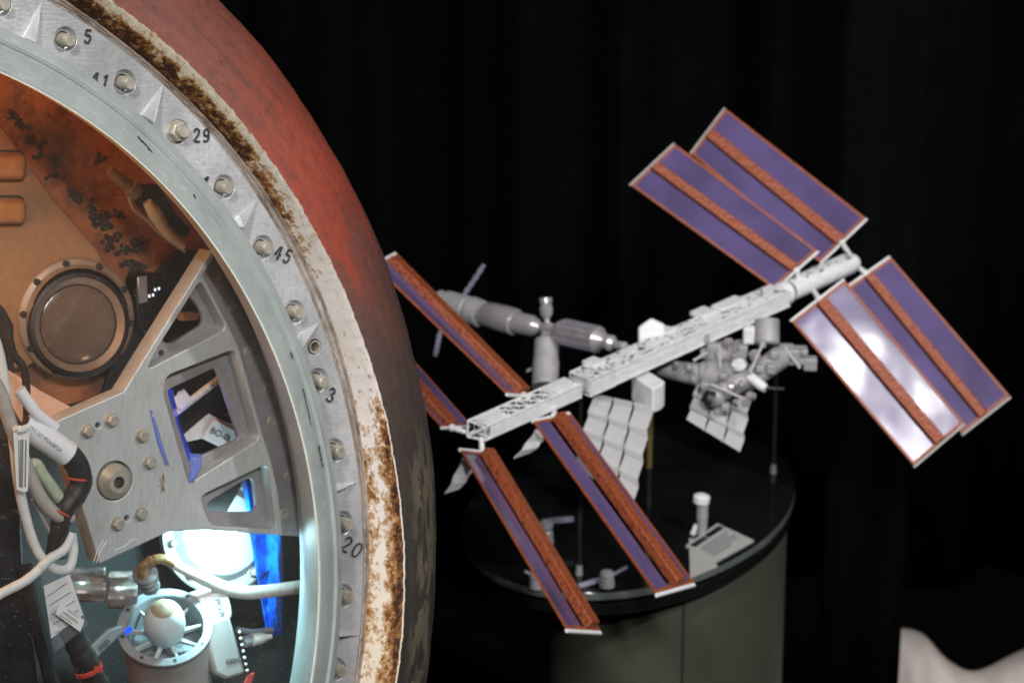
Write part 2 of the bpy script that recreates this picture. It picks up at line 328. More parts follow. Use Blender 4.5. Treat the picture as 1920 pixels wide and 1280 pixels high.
WSLV = mat('white_label_sleeve', (.76, .77, .77), .6, 0, .08, 60)
REDT = mat('red_tie', (.55, .06, .04), .45, 0, .2, 50)
FANW = mat('pale_fan_plastic', (.62, .72, .71), .35, 0, .12, 30)
FANG = mat('grey_fan_metal', (.23, .25, .255), .5, .2, .15, 30)
BOXG = mat('grey_box_paint', (.44, .43, .41), .55, 0, .1, 40)
HOSE = mat('white_hose_rubber', (.70, .66, .58), .5, 0, .2, 50)
STAIN = mat('brown_tape', (.30, .17, .06), .5, 0, .5, 60)
BRASSY = mat('worn_foil_metal', (.46, .38, .34), .42, .45, .35, 14, bump=.3, bscale=60, bdist=.002)
BLUEF = NT('blue_film'); n1 = BLUEF.noise(20, 5, .7); BLUEF.bump(BLUEF.noise(25, 4), .5, .01)
BLUEF = BLUEF.out(BLUEF.mix(BLUEF.ramp(n1, [(.36, 0.), (.62, 1.)]), (.0, .03, .45), (.01, .26, .95)), .18, 0.)
BLUET2 = NT('pale_blue_reflection'); BLUET2.bump(BLUET2.noise(60, 3), .4, .004); BLUET2 = BLUET2.out((.20, .30, .95), .12, 0., Alpha=.45)  # tint for the painted reflections in the pane
BLUET = NT('clear_blue_glow'); BLUET.bump(BLUET.noise(30, 3), .4, .006); BLUET = BLUET.out((.05, .10, .80), .10, 0., Alpha=.5)  # tint for the painted blue glow
BAGM = NT('clear_bag_film'); BAGM.bump(BAGM.noise(16, 4, .6), .6, .01); BAGM = BAGM.out((.55, .60, .68), .10, 0., Alpha=.16)
PAPER = mat('white_paper', (.72, .72, .70), .7, 0, .06, 60)
# station model
WHT = mat('model_white', (.68, .685, .69), .55, 0, .14, 40, bump=.25, bscale=160, bdist=.002)
MGREY = mat('model_grey', (.32, .315, .315), .5, .1, .22, 40, bump=.25, bscale=120, bdist=.002)
MSILV = mat('model_silver', (.50, .48, .48), .22, .5, .25, 40, bump=.2, bscale=120, bdist=.001)
BARG = mat('grey_end_bar', (.36, .34, .33), .5, 0, .15, 40)
SPECK = mat('dark_truss_speck', (.12, .115, .11), .6, 0, .2, 40)
LILAC = mat('lilac_panel', (.20, .19, .26), .5, 0, .3, 50)
ORG = mat('orange_wing_frame', (.30, .072, .022), .5, 0, .3, 60)
t = NT('orange_mast'); nz = t.noise(150, 4, .7); vv = t.voro(110); k = t.math('MULTIPLY', t.ramp(vv, [(.22, 1.), (.42, 0.)]), t.ramp(nz, [(.4, .2), (.6, .9)]))
t.bump(vv, .6, .003); MAST = t.out(t.mix(k, (.26, .058, .018), (.045, .012, .006)), .55)
t = NT('violet_solar_cells'); n1 = t.noise(6, 3, .5); n2 = t.noise(200, 2)
t.bump(t.noise(7, 1.5, .45), .060, .02); VIO = t.out(t.mix(t.ramp(n1, [(.3, 0.), (.7, 1.)]), (.066, .050, .112), (.115, .088, .215)), t.math('MULTIPLY_ADD', n2, .03, .085), 0., **{'Specular IOR Level': .95})
ROD = mat('clear_rod', (.022, .027, .025), .15, 0, .1, 20, bump=0)
GOLD = mat('brass_rod', (.50, .36, .12), .35, .7, .15, 30)
TABLE = NT('glossy_black_top'); n1 = TABLE.noise(30, 4); TABLE = TABLE.out((.006, .007, .007), TABLE.math('MULTIPLY_ADD', n1, .06, .07), 0.)
RIMM = mat('table_glass_edge', (.11, .125, .115), .25, 0, .3, 20, bump=0)
PED = mat('grey_green_laminate', (.056, .063, .043), .5, 0, .12, 6, bump=.05)
VELV = mat('black_velvet', (.0036, .0040, .0041), .9, 0, .3, 4, **{'Specular IOR Level': .0})
FLOORM = mat('dark_floor', (.0036, .0038, .0038), .9, 0, .3, 4, **{'Specular IOR Level': .0})
CLOTH = mat('pale_cloth', (.52, .46, .42), .8, 0, .1, 6, bump=.2, bscale=40)

# ------------------------------------------------------------------ room: floor and black curtains
FZ = -.6
mb = MB(); mb.add([(-9, -6, FZ), (11, -6, FZ), (11, 13, FZ), (-9, 13, FZ)], [(0, 1, 2, 3)])
tag(obj('floor', mb, FLOORM), None, None, kind='structure')
def curtain(x0, x1, y, z0, z1, period, amp, label):
    n = int((x1 - x0) / .02); P = []
    for i in range(n + 1):
        x = x0 + (x1 - x0) * i / n; ph = 2 * math.pi * x / period
        dy = amp * (math.sin(ph + .8 * math.sin(x * 1.7)) + .35 * math.sin(2.3 * ph + 1))
        P.append([(x, y + dy * (1 - .25 * k / 6) + .02 * math.sin(k + x * 3), z0 + (z1 - z0) * k / 6) for k in range(7)])
    o = obj('curtain', MB().grid(P), VELV, origin=((x0 + x1) / 2, y, z0)); s = o.modifiers.new('thickness', 'SOLIDIFY'); s.thickness = .006
    return tag(o, label, 'curtain', 'black stage curtains')
curtain(-5.0, 6.0, 8.25, FZ + .01, 6.5, .42, .07, 'wide black stage curtain hanging in folds behind everything')
_a, _b = at(1535, 1225, 7.8), at(1687, 1225, 7.8)
curtain(_a[0], _b[0], _a[1], FZ + .01, 5.2, .11, .012, 'narrow black curtain panel beside the pale draped cloth')

# ------------------------------------------------------------------ capsule
CAPM = Matrix([[E1[0], E2[0], EN[0], EC[0]], [E1[1], E2[1], EN[1], EC[1]], [E1[2], E2[2], EN[2], EC[2]], [0, 0, 0, 1]])
CAPS = thing('space_capsule', EC, 'scorched round end of a space capsule with red rim, numbered bolts and clear window', 'space capsule', M=CAPM)
A0, A1 = 8.0, -112.0                                            # modelled finely where the photo sees it
def revolve(prof, a0=A0, a1=A1, n=480, rf=None, uvs=None):
    """profile [(r, z)] swept round the axis; full circle = fine arc + coarse rest"""
    angs = np.concatenate([np.linspace(a0, a1, n), np.linspace(a1, a0 - 360, 120)[1:-1]])
    P = [[pol(r + (rf(a, k) if rf else 0), a, z) for k, (r, z) in enumerate(prof)] for a in angs]
    m = len(prof); uv = [[(-a / 100., k / (m - 1)) for k in range(m)] for a in angs]
    return MB().grid(P, closed=True, uv=uv)
def curve_r(pts, z):                                            # traced edge -> radius as a function of angle
    q = sorted(cap_ang(x, y, z) for x, y in pts); A = np.array([a for a, r in q]); R = np.array([r for a, r in q]); return A, R
BAND_PX = [(202, 0), (295, 72), (375, 142), (430, 195), (480, 265), (512, 315), (550, 367), (585, 422), (617, 482), (645, 540), (662, 582), (682, 640), (702, 702), (717, 760), (735, 840), (747, 895), (752, 957), (759, 1035), (760, 1100), (755, 1185), (745, 1272)]
BIN_PX = [(122, 0), (190, 47), (245, 95), (300, 142), (350, 182), (395, 227), (450, 295), (480, 335), (517, 387), (550, 445), (580, 505), (607, 565), (628, 625), (648, 690), (665, 760), (680, 850), (690, 960), (691, 1060), (687, 1147), (677, 1247)]
ZB, ZI = .050, .006
bA, bR = curve_r(BAND_PX, ZB); iA, iR = curve_r(BIN_PX, ZI)
def sm(A, R, deg): p = np.polyfit(A, R, deg); return lambda a: np.polyval(p, np.clip(a, A[0] - 3, A[-1] + 3))
fo = sm(bA, bR, 5); fi = sm(iA, iR, 4)
_jn = RNG.standard_normal(1600); _jn = np.convolve(_jn, np.ones(3) / 3, 'same')
def jag(a, s=1): return float(np.interp((a + 360) * 4 * s % 1590, np.arange(1600), _jn))
def band_r(a, k):
    t = k / 10.; ri, ro = fi(a), fo(a) + .0007 * jag(a) + .0005 * jag(a, 2.7)
    return ri + (ro - ri) * t - 1.0
NB = 11
prof = [(1.0, ZI + (ZB - ZI) * (.45 * math.sin(math.pi / 2 * k / 10) + .55 * k / 10)) for k in range(NB)]
mb = revolve(prof, rf=band_r, n=700)
# outer edge turned down onto the hull
angs = np.concatenate([np.linspace(A0, A1, 700), np.linspace(A1, A0 - 360, 120)[1:-1]])
P = [[pol(1 + band_r(a, 10) + d, a, ZB + dz) for d, dz in ((0, 0), (.0022 + .0010 * jag(a, 1.9), -.003), (.003, -.016))] for a in angs]
mb.grid(P, closed=True, uv=[[(-a / 100., .97), (-a / 100., .99), (-a / 100., 1.)] for a in angs])
obj('rim_band', mb, BAND, CAPS, sharp=60)
# hull behind the band
HA, HB_, HZ, HR = .175, .21, .050, 1.030
prof = []
for k in range(25):
    t_ = math.pi / 2 * k / 24; prof.append((HR - .004 + HA * math.sin(t_), HZ - .013 - HB_ * (1 - math.cos(t_))))
prof += [(HR + HA - .008 - .12 * s, HZ - .013 - HB_ - s) for s in (.1, .25, .45, .7)]
def hull_r(a, k): return (fo(a) - HR - .002) * max(0, 1 - k / 8.) + .0015 * math.sin(a * .31 + k * .5) + .0008 * jag(a * .4, 1)
obj('hull', revolve(prof, rf=hull_r, n=360), HULL, CAPS, sharp=60)
# closing dome far behind
obj('hull_back', MB().lathe(loc(0, 0, HZ - .006 - HB_ - .68), -EN, [(0, HR + HA - .10), (.2, .85), (.3, .5), (.32, .02)], 64, False, True), HULL, CAPS)
# dark groove and trim between ring and band
def trim_r(a, k): return (fi(a) - 1.0) * (1 if k >= 2 else 0)
prof = [(.9985, -.004), (.9995, .0008), (.9925, .0045), (1.0005, .007), (1.002, .004)]
def trim_r(a, k): return [0, 0, fi(a) - 1.0, fi(a) - 1.0, fi(a) - 1.0][k]
obj('edge_trim', revolve([(.9997, -.006), (1.0018, .0016), (.9945, .0030), (.9965, .0040), (1.002, .002)], rf=trim_r), LIP, CAPS, sharp=25)
def rl_r(a, k): return (fi(a) - 1.0) + .0006 * jag(a, 2.2)
obj('rust_line', revolve([(.9955, .0028), (.9972, .0068), (.9995, .0078), (1.0012, .0060)], rf=rl_r, n=700), RUSTL, CAPS, sharp=25)
def gr_r(a, k): return .0004 * jag(a, 1.3)
obj('dark_groove', revolve([(.9976, .0002), (.9979, .0010), (1.0004, .0012), (1.0010, .0004)], rf=gr_r, n=700), RUSTL, CAPS, sharp=25)
# bolt ring with countersunk pockets
BA = [-math.degrees(.3391) - math.degrees(.1222) * k for k in range(-1, 13)]; BR = .9608; PR = .0190
circ = lambda cx, cy, r, n=28: [(cx + r * math.cos(2 * math.pi * k / n), cy + r * math.sin(2 * math.pi * k / n)) for k in range(n)]
cen = [(BR * math.cos(math.radians(a)), BR * math.sin(math.radians(a))) for a in BA]
th_px = (590, 650); th = lxy(*th_px, 0.)
ring = plate('bolt_ring', circ(0, 0, .9985, 720), [circ(0, 0, .906, 360)] + [circ(x, y, PR) for x, y in cen] + [circ(th[0], th[1], .0125)], 0., .004, RING, CAPS, bev=.0005)
mb = MB()
for a in BA:
    c = pol(BR, a, 0)
    mb = MB().lathe(c, -EN, [(.0003, PR + .0004), (.0020, PR - .0008), (.0085, PR - .0040), (.0090, .0120), (.022, .0120), (.0222, 0.)], 32, False, False); obj('pocket', mb, RING, ring, sharp=25)
mb = MB(); mb.lathe(loc(th[0], th[1], 0), -EN, [(.001, .0128), (.004, .0122), (.02, .0085), (.03, .0085), (.0301, 0)], 24, False, False)
obj('threaded_pocket', mb, RING, ring)
mb = MB().lathe(loc(th[0], th[1], -.0015), EN, [(0, .0100), (.003, .0105), (.003, .0078), (-.02, .0078)], 24, False, False)
obj('threaded_insert', mb, BOLT, CAPS)
for i, a in enumerate(BA):
    c = pol(BR, a, -.020); mb = MB(); ax = EN + E1 * .03 * RNG.standard_normal() + E2 * .03 * RNG.standard_normal()
    big = i == 4
    p_ = [(0, .0098), (.004, .0098)]
    for q in range(11): p_ += [(.0045 + q * .0028, .0100), (.0058 + q * .0028, .0094)]
    p_ += [(.0375, .0096), (.0395, .0080)] if not big else [(.038, .0105), (.040, .009)]
    mb.lathe(c, ax, p_, 20)
    b = obj('bolt', mb, BOLT, CAPS)
    if big:
        m2_ = MB().lathe(c + EN * .008, ax, [(.0, .0170), (.006, .0182), (.010, .0182)], 28); obj('washer', m2_, BOLT, b)
        m2_ = MB().lathe(c + EN * .018, ax, [(0, .0150), (.001, .0158), (.012, .0158), (.0135, .0145)], 6); obj('nut', m2_, BOLT, b, bevel=.0006, sharp=20)
# triangular ribs cut between pairs of bolts (outer tip, ridge foot, low corner) in pixels
for (t0, r0, l0) in (((79, 2), (45, 72), (68, 82)), ((308, 156), (266, 216), (290, 231)), ((485, 372), (448, 405), (457, 428)), ((600, 604), (560, 628), (566, 655)), ((672, 902), (630, 915), (634, 921)), ((676, 1190), (634, 1186), (636, 1193))):
    T, Rr, Lw = cap(*t0, .0005), cap(*r0, .004), cap(*l0, .0275); Rb = cap(*r0, .0004)
    Lb = Lw - EN * (.0272); Tb = T - EN * .002
    mb = MB().add([T, Rr, Lw, Lb, Rb - EN * .002, Tb], [(0, 1, 2), (0, 2, 3, 5), (1, 4, 3, 2), (0, 5, 4, 1)])
    obj('rib', mb, ALU, ring, bevel=.0012)
# stencilled numbers, drawn as gapped strokes
DIG = {'0': [[(.15, .45), (.15, .75), (.4, 1)], [(.6, 1), (.85, .75), (.85, .3)], [(.8, .2), (.55, 0)], [(.4, 0), (.15, .25), (.15, .4)]],
       '1': [[(.55, 0), (.55, .45)], [(.55, .55), (.55, 1), (.3, .8)]], '2': [[(.15, .75), (.25, .95), (.45, 1)], [(.55, 1), (.8, .85), (.75, .6), (.2, .05)], [(.3, 0), (.9, 0)]],
       '3': [[(.15, .85), (.4, 1), (.7, .92), (.75, .7), (.5, .55)], [(.55, .5), (.85, .3), (.7, .05), (.4, 0), (.12, .15)]],
       '4': [[(.45, .95), (.12, .35), (.3, .35)], [(.62, 1), (.62, .45)], [(.62, .35), (.62, 0)], [(.7, .35), (.85, .35)]],
       '5': [[(.8, 1), (.3, 1), (.22, .6)], [(.3, .58), (.6, .62), (.82, .42)], [(.82, .3), (.6, .03), (.5, 0)], [(.35, 0), (.12, .15)]],
       '9': [[(.8, .6), (.8, .8), (.6, 1), (.45, 1)], [(.3, .97), (.15, .75), (.25, .52), (.5, .45), (.75, .55)], [(.82, .5), (.75, .2), (.55, .02)], [(.42, 0), (.2, .1)]]}
def number(txt, px, py, h, rot, wr=.62, alpha=1):
    mb = MB(); c, s = math.cos(math.radians(rot)), math.sin(math.radians(rot))
    for i, ch in enumerate(txt):
        for stp in DIG[ch]:
            q = []
            for x, y in stp:
                X = (x * wr + (i - len(txt) / 2) * (wr + .16)) * h; Y = (.5 - y) * h
                q.append(cap(px + X * c - Y * s, py + X * s + Y * c, .0024))
            mb.ribbon(q, .0030, EN)
    return obj('painted_number', mb, PAINT, CAPS)
number('5', 167, 69, 24, 4, .66); number('41', 190, 151, 24, 14); number('29', 380, 254, 24, 2, .58); number('4', 386, 341, 20, 30)
number('45', 533, 478, 25, 22, .56); number('3', 623, 741, 26, 22, .6); number('20', 662, 1026, 28, 30, .62)
# acrylic rim of the window
obj('acrylic_rim', revolve([(.8555, .092), (.8555, .1005), (.858, .1015), (.876, .094), (.890, .0835), (.8955, .0795), (.8975, .0822), (.8995, .0822), (.9020, .0775), (.9035, .0700), (.9185, .0635), (.9205, .0620), (.9205, .004)]), ACR, CAPS, sharp=28)
obj('rim_edge_bead', revolve([(.8537, .1000), (.8540, .1014), (.8553, .1018), (.8560, .1012)]), EDGE, CAPS)
obj('window_pane', revolve([(.8545, .0975), (.6, .0975), (.3, .0975), (.0, .0975)], n=120), PANE, CAPS)
for x, y in ((90, 158), (345, 357), (520, 632), (602, 948)):
    obj('rim_screw', MB().lathe(cap(x, y, .0925), EN, [(0, .0068), (.0016, .0066), (.0016, .0052), (.0006, .0050), (.0022, .0)], 20), ACR, CAPS)
# dark scuffs on the acrylic
mb = MB()
for pts in (((258, 256), (270, 268)), ((266, 262), (285, 287)), ((275, 280), (284, 283)), ((568, 728), (578, 765), (583, 798)), ((598, 835), (605, 875)), ((545, 660), (549, 672)), ((363, 365), (367, 372)), ((366, 378), (364, 383))):
    P_ = smooth_path([cap(x + RNG.uniform(-1, 1), y, .0905 + .0 * x) for x, y in np.array([np.array(pts[0]) * (1 - q) + np.array(pts[-1]) * q for q in np.linspace(0, 1, 6)])], 2)
    mb = MB()
    for k in range(len(P_) - 1): mb.ribbon([P_[k], P_[k + 1]], RNG.uniform(.0006, .0022), EN, .0008)
    obj('scuff', mb, PAINT, CAPS)
# tunnel behind the pane
obj('hatch_tunnel', revolve([(.8545, .0985), (.858, .07), (.872, .03), (.8975, -.018), (.899, -.030), (1.10, -.035)]), BRK, CAPS, sharp=25)
# bracket
ZF, ZW = -.030, -.062
front = [(98, 793), (232, 734), (290, 640), (397, 470), (403, 478), (380, 516), (432, 617), (447, 648), (496, 826), (508, 862), (522, 925), (530, 1003), (475, 999), (390, 992), (317, 996), (187, 1056), (150, 937), (118, 850)]
P1 = [(376, 524), (425, 616), (274, 694), (300, 645)]; P2 = [(312, 704), (440, 654), (488, 822), (354, 907), (306, 735)]; P3 = [(374, 930), (502, 868), (519, 992), (394, 985)]
W1 = [(353, 550), (376, 580), (383, 607), (322, 645), (302, 640)]; W2 = [(313, 731), (405, 688), (450, 822), (354, 866)]; W3 = [(386, 943), (462, 897), (476, 897), (483, 960), (396, 960)]
L = lambda poly, z: [lxy(x, y, z) for x, y in poly]
brk = plate('support_bracket', L(front, ZF), [rounded(L(P1, ZF), .012), rounded(L(P2, ZF), .012), rounded(L(P3, ZF), .014), circ(*lxy(215, 901, ZF), .0305, 40), circ(*lxy(184, 797, ZF), .0045, 16), circ(*lxy(238, 971, ZF), .0045, 16)], ZF, .040, BRK, CAPS, bev=.0016)
web_px = [(250, 720), (300, 640), (397, 476), (430, 515), (462, 575), (482, 612), (510, 680), (530, 740), (545, 800), (561, 870), (570, 950), (577, 1006), (475, 1000), (400, 992), (320, 990), (260, 850)]
plate('web', L(web_px, ZW), [rounded(L(W1, ZW), .011), rounded(L(W2, ZW), .008), rounded(L(W3, ZW), .014)], ZW, .010, BRKW, brk, bev=.001)
def hexbolt(c, r, h, par, m=BOLT, nm='bolt', tilt=0):
    mb = MB().lathe(c, EN, [(0, r * 1.12), (.0012, r * 1.12)], 24); mb.lathe(c + EN * .0012, EN, [(0, r), (h * .8, r), (h, r * .86)], 6); return obj(nm, mb, m, par, bevel=.0006, sharp=20)
for x, y in ((163, 807), (208, 787), (265, 816), (279, 866), (219, 981), (263, 962)): hexbolt(cap(x, y, ZF), .0096, .010, brk)
c = cap(213, 901, ZF - .002)
mb = MB().lathe(c - EN * .014, EN, [(0, .0285), (.012, .0285), (.020, .0270), (.030, .0175), (.0315, .0165)], 40, True, False)
mb.lathe(c + EN * .0175, EN, [(0, .0165), (.0003, .0092)], 40, False, False)
hb = obj('hub_bolt', mb, BOLT, brk, sharp=25)
obj('socket', MB().lathe(c + EN * .0179, EN, [(.0, .0098), (.0006, .0092), (-.012, .0090), (-.0122, 0)], 6, False, False), GREYD, hb, sharp=20)
obj('hub_backing', MB().lathe(c - EN * .03, EN, [(0, .034), (.012, .034)], 32), DARKG, brk)
for x, y in ((184, 797), (238, 971)): obj('hole_liner', MB().lathe(cap(x, y, ZF - .012), EN, [(0, .006), (.002, .006)], 12), DARKG, brk)
for x, y in ((406, 517), (436, 578), (465, 660), (502, 727), (509, 790), (540, 893), (532, 962)):
    mb = MB().lathe(cap(x, y, ZW), EN, [(0, .0088), (.0015, .0085), (.0022, .006), (.0012, .0035), (.004, .0034), (.0045, .0)], 18); obj('screw', mb, BOLT, brk)
for x, y in ((383, 556), (302, 661), (496, 920)): obj('screw', MB().lathe(cap(x, y, ZW), EN, [(0, .0048), (.001, .0044), (.001, 0)], 14), RUB, brk)
# rust streak on the bracket
mb = MB()
for k in range(16):
    x = 304 + RNG.normal(0, 3.2); y = 893 + RNG.uniform(-8, 22); mb.ribbon([cap(x, y, ZF + .0003), cap(x + RNG.normal(1, 1.2), y + RNG.uniform(3, 12), ZF + .0003)], RNG.uniform(.0005, .0016), EN, .0003)
obj('rust_streak', mb, STAIN, brk)

# --- cabin behind the window
mb = MB().lathe(loc(0, 0, -.34), EN, [(0, 0.0), (0.0001, 1.135), (.26, 1.135), (.30, 1.10)], 96, False, False)
obj('cabin_wall', mb, FOAM, CAPS)
ZP = -.30
tan = [(-200, 200), (-60, 215), (5, 238), (62, 318), (100, 372), (150, 428), (186, 470), (196, 492), (172, 500), (165, 560), (120, 640), (50, 690), (-200, 690)]
mb = MB().prism([cap(x, y, ZP) for x, y in tan], -EN * .02); obj('wall_panel', mb, TAN, CAPS, bevel=.004)
mb = MB()
for x, y, r in ((60, 262, 10), (78, 272, 8), (72, 292, 7), (98, 298, 9), (104, 332, 9), (138, 360, 9), (140, 372, 10), (172, 388, 8), (196, 405, 11), (176, 405, 10), (218, 402, 8), (182, 418, 9), (200, 430, 10), (214, 448, 11), (208, 460, 9), (232, 470, 10), (240, 492, 10), (246, 505, 8), (20, 215, 8), (40, 235, 9), (255, 460, 12), (262, 500, 10), (180, 300, 8)):
    mb = MB()
    for _ in range(9): mb.ball(cap(x + RNG.normal(0, 6), y + RNG.normal(0, 5), -.3395), r * .00056 * RNG.uniform(.5, 1.2), 9, (1, .8, .6), .05)
    obj('insulation_clump', mb, CLUMP, CAPS, sharp=180)
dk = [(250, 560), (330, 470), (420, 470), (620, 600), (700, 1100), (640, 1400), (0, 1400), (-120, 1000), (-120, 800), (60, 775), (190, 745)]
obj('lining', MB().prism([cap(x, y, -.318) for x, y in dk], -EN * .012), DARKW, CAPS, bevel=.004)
for yc, hh in ((312, 26), (396, 25)):
    c = cap(-40, yc, -.285); ux = cap(-39, yc, -.285) - c; uy = cap(-40, yc + 1, -.285) - c
    P = []
    for i in range(17):
        r_ = []
        for j in range(17):
            x = -1 + i / 8; y = -1 + j / 8; sx = math.copysign(abs(x) ** .7, x); sy = math.copysign(abs(y) ** .7, y)
            bulge = max(0, (1 - x ** 10)) ** .5 * max(0, (1 - y ** 4)) ** .6; r_.append(c + ux * sx * 87 + uy * sy * hh + EN * (.040 * bulge - .014))
        P.append(r_)
    cu_ = obj('cushion', MB().grid(P), CUSH, CAPS, sharp=80)
    obj('gap_shadow', MB().prism([c + ux * a - EN * .0145 + uy * b * (hh + 4) for a, b in ((-92, -1), (86, -1), (92, -.8), (92, .8), (86, 1), (-92, 1))], EN * .002), CLUMP, cu_)  # dark slab painting the shadow gap round the cushion
# porthole in the wall panel
pc = cap(151, 609, -.262)
class PMB(MB):
    def lathe(s_, p, axis, prof, n=24, cap0=True, cap1=True): return MB.lathe(s_, pc + (np.asarray(p) - pc) * .86, axis, [(h * .86, r * .86) for h, r in prof], n, cap0, cap1)
pax = EN * .80 + CB * .22 - CR * .02; pax /= np.linalg.norm(pax)
port = obj('porthole', PMB().lathe(pc - pax * .045 + CU * .010, pax, [(0, .112), (.022, .112), (.025, .109), (.028, .100), (.040, .094)], 64, True, False), STEELG, CAPS, sharp=25)
obj('gasket', PMB().lathe(pc - pax * .012, pax, [(-.01, .098), (.006, .097), (.010, .095), (.012, .089), (.008, .087)], 64, False, False), RUB, port)
obj('inner_ring', PMB().lathe(pc - pax * .012, pax, [(.008, .0875), (.009, .0865), (.000, .0745), (-.004, .0735)], 64, False, False), STEELG, port, sharp=25)
obj('inner_seal', PMB().lathe(pc - pax * .012, pax, [(-.002, .0745), (.0005, .0738), (.0005, .0722), (-.003, .0718)], 64, False, False), RUB, port)
obj('glass', PMB().lathe(pc - pax * .012, pax, [(-.0025, .0725), (-.001, .069), (-.0005, .05), (0.0005, 0)], 64, False, False), GLASSD, port, sharp=60)
pu = np.cross(pax, CR); pu /= np.linalg.norm(pu); pv = np.cross(pax, pu)
for k in range(10):
    a_ = 2 * math.pi * k / 10 + .2; obj('bolt', PMB().lathe(pc - pax * .022 + CU * .010 + (pu * math.cos(a_) + pv * math.sin(a_)) * .1035, pax, [(0, .0068), (.008, .0062), (.0095, .004)], 12), DARKW, port)
lamp('cabin_warm_lamp_and_fill', cap(-330, 470, -.06), cap(190, 560, -.3), 5.0, .10, (1, .50, .19), kind='POINT')
lamp('cabin_warm_lamp_and_fill', cap(-150, 40, -.08), cap(120, 250, -.3), 1.5, .08, (1, .48, .17), kind='POINT')  # second warm source, added to even out the light on the wall
lamp('cabin_white_lamp', cap(392, 1004, -.058), cap(352, 1180, -.20), 1.9, .02, (.46, .90, 1))
lamp('cabin_white_bulb', cap(436, 1006, -.10), cap(430, 1060, -.1), .6, .012, (.55, .92, 1), kind='POINT')

# --- things inside the capsule
# bright fitting disc lit by the lamp
fc = cap(415, 1000, -.205); fax = EN * .75 + CB * .55 + CU * .1; fax /= np.linalg.norm(fax)
ft = thing('pressure_fitting', fc, 'brilliantly lit white round fitting with bolts below the grey bracket', 'fitting')
obj('disc', MB().lathe(fc - fax * .02, fax, [(0, .098), (.010, .098), (.013, .094), (.015, .078), (.032, .066), (.040, .045), (.042, 0.)], 56, True, False), BOXG, ft, sharp=25)
obj('gasket', MB().lathe(fc - fax * .004, fax, [(0, .0985), (.004, .101), (.008, .0985)], 56, False, False), RUB, ft)
fu = np.cross(fax, CR); fu /= np.linalg.norm(fu); fv = np.cross(fax, fu)
for k in range(9):
    a_ = 2 * math.pi * k / 9 + .35; q = fc + (fu * math.cos(a_) + fv * math.sin(a_)) * .082 - fax * .006; obj('bolt', MB().lathe(q, fax, [(0, .0085), (.003, .0085), (.004, .006), (.018, .0055), (.019, .004)], 14), BOLT, ft)
# blue film strip
P = []
for i in range(15):
    t_ = i / 14; yl = 888 + 302 * t_; xl = np.interp(yl, [888, 1000, 1190], [454, 468, 500]); xr = np.interp(yl, [888, 960, 1000, 1190], [486, 502, 528, 533]); z = -.175 + .02 * math.sin(t_ * 5)
    P.append([cap(xl + (xr - xl) * j / 6, yl, z + .014 * math.sin(j * 1.1 + t_ * 4)) for j in range(7)])
o = obj('blue_film_strip', MB().grid(P), BLUEF); tag(o, 'glossy blue film strip hanging below the bracket beside the bright fitting', 'film'); o.modifiers.new('thickness', 'SOLIDIFY').thickness = .0015
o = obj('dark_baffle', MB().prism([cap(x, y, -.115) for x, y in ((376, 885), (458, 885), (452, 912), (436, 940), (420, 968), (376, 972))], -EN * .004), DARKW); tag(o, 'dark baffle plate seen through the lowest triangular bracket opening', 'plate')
P = []
for i in range(13):
    t_ = i / 12; yl = 725 + 165 * t_; xc = 318 + 48 * t_ ** 1.4 - 6 * math.sin(t_ * math.pi); wd = 7 + 9 * t_
    P.append([cap(xc + wd * (j / 4 - .5) * 2, yl, -.085 + .012 * math.cos((j / 4 - .5) * 2.6)) for j in range(5)])
o = obj('glow_curl', MB().grid(P), BLUET); o.modifiers.new('thickness', 'SOLIDIFY').thickness = .0008; tag(o, 'thin clear blue curl painting a glow at the left side of the largest bracket opening', 'film')  # translucent curl painting the blue glow inside the opening
for pts, wd, nm, lab in ((((283, 768), (290, 792), (300, 832), (314, 872)), (1.5, 3, 4, 3), 'reflection_sliver', 'thin blue sliver painting a pane reflection over the bracket face beside the hub bolts'), (((366, 850), (368, 868), (364, 888), (358, 904)), (12, 11, 8, 5), 'reflection_sliver', 'short pale blue scrap painting a pane reflection below the largest bracket opening')):  # translucent slivers painting blue reflections seen in the pane
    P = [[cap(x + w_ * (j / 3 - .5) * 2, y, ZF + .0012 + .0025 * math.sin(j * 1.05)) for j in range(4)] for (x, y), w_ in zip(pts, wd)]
    o = obj(nm, MB().grid(P), BLUET2); o.modifiers.new('thickness', 'SOLIDIFY').thickness = .0005; tag(o, lab, 'film', 'blue pane reflections painted over the bracket')
for pts in (((176, 1052), (183, 1030), (194, 1012)), ((181, 1054), (189, 1031), (201, 1013)), ((216, 1030), (232, 1024), (246, 1014)), ((240, 1012), (256, 1010))):
    mb = MB(); P_ = smooth_path([cap(x, y, .0985) for x, y in pts], 5)
    for k in range(len(P_) - 1): mb.ribbon([P_[k], P_[k + 1]], .0009, EN, .0003)
    obj('pane_arc', mb, WHITEC, CAPS)  # thin white arcs laid on the pane
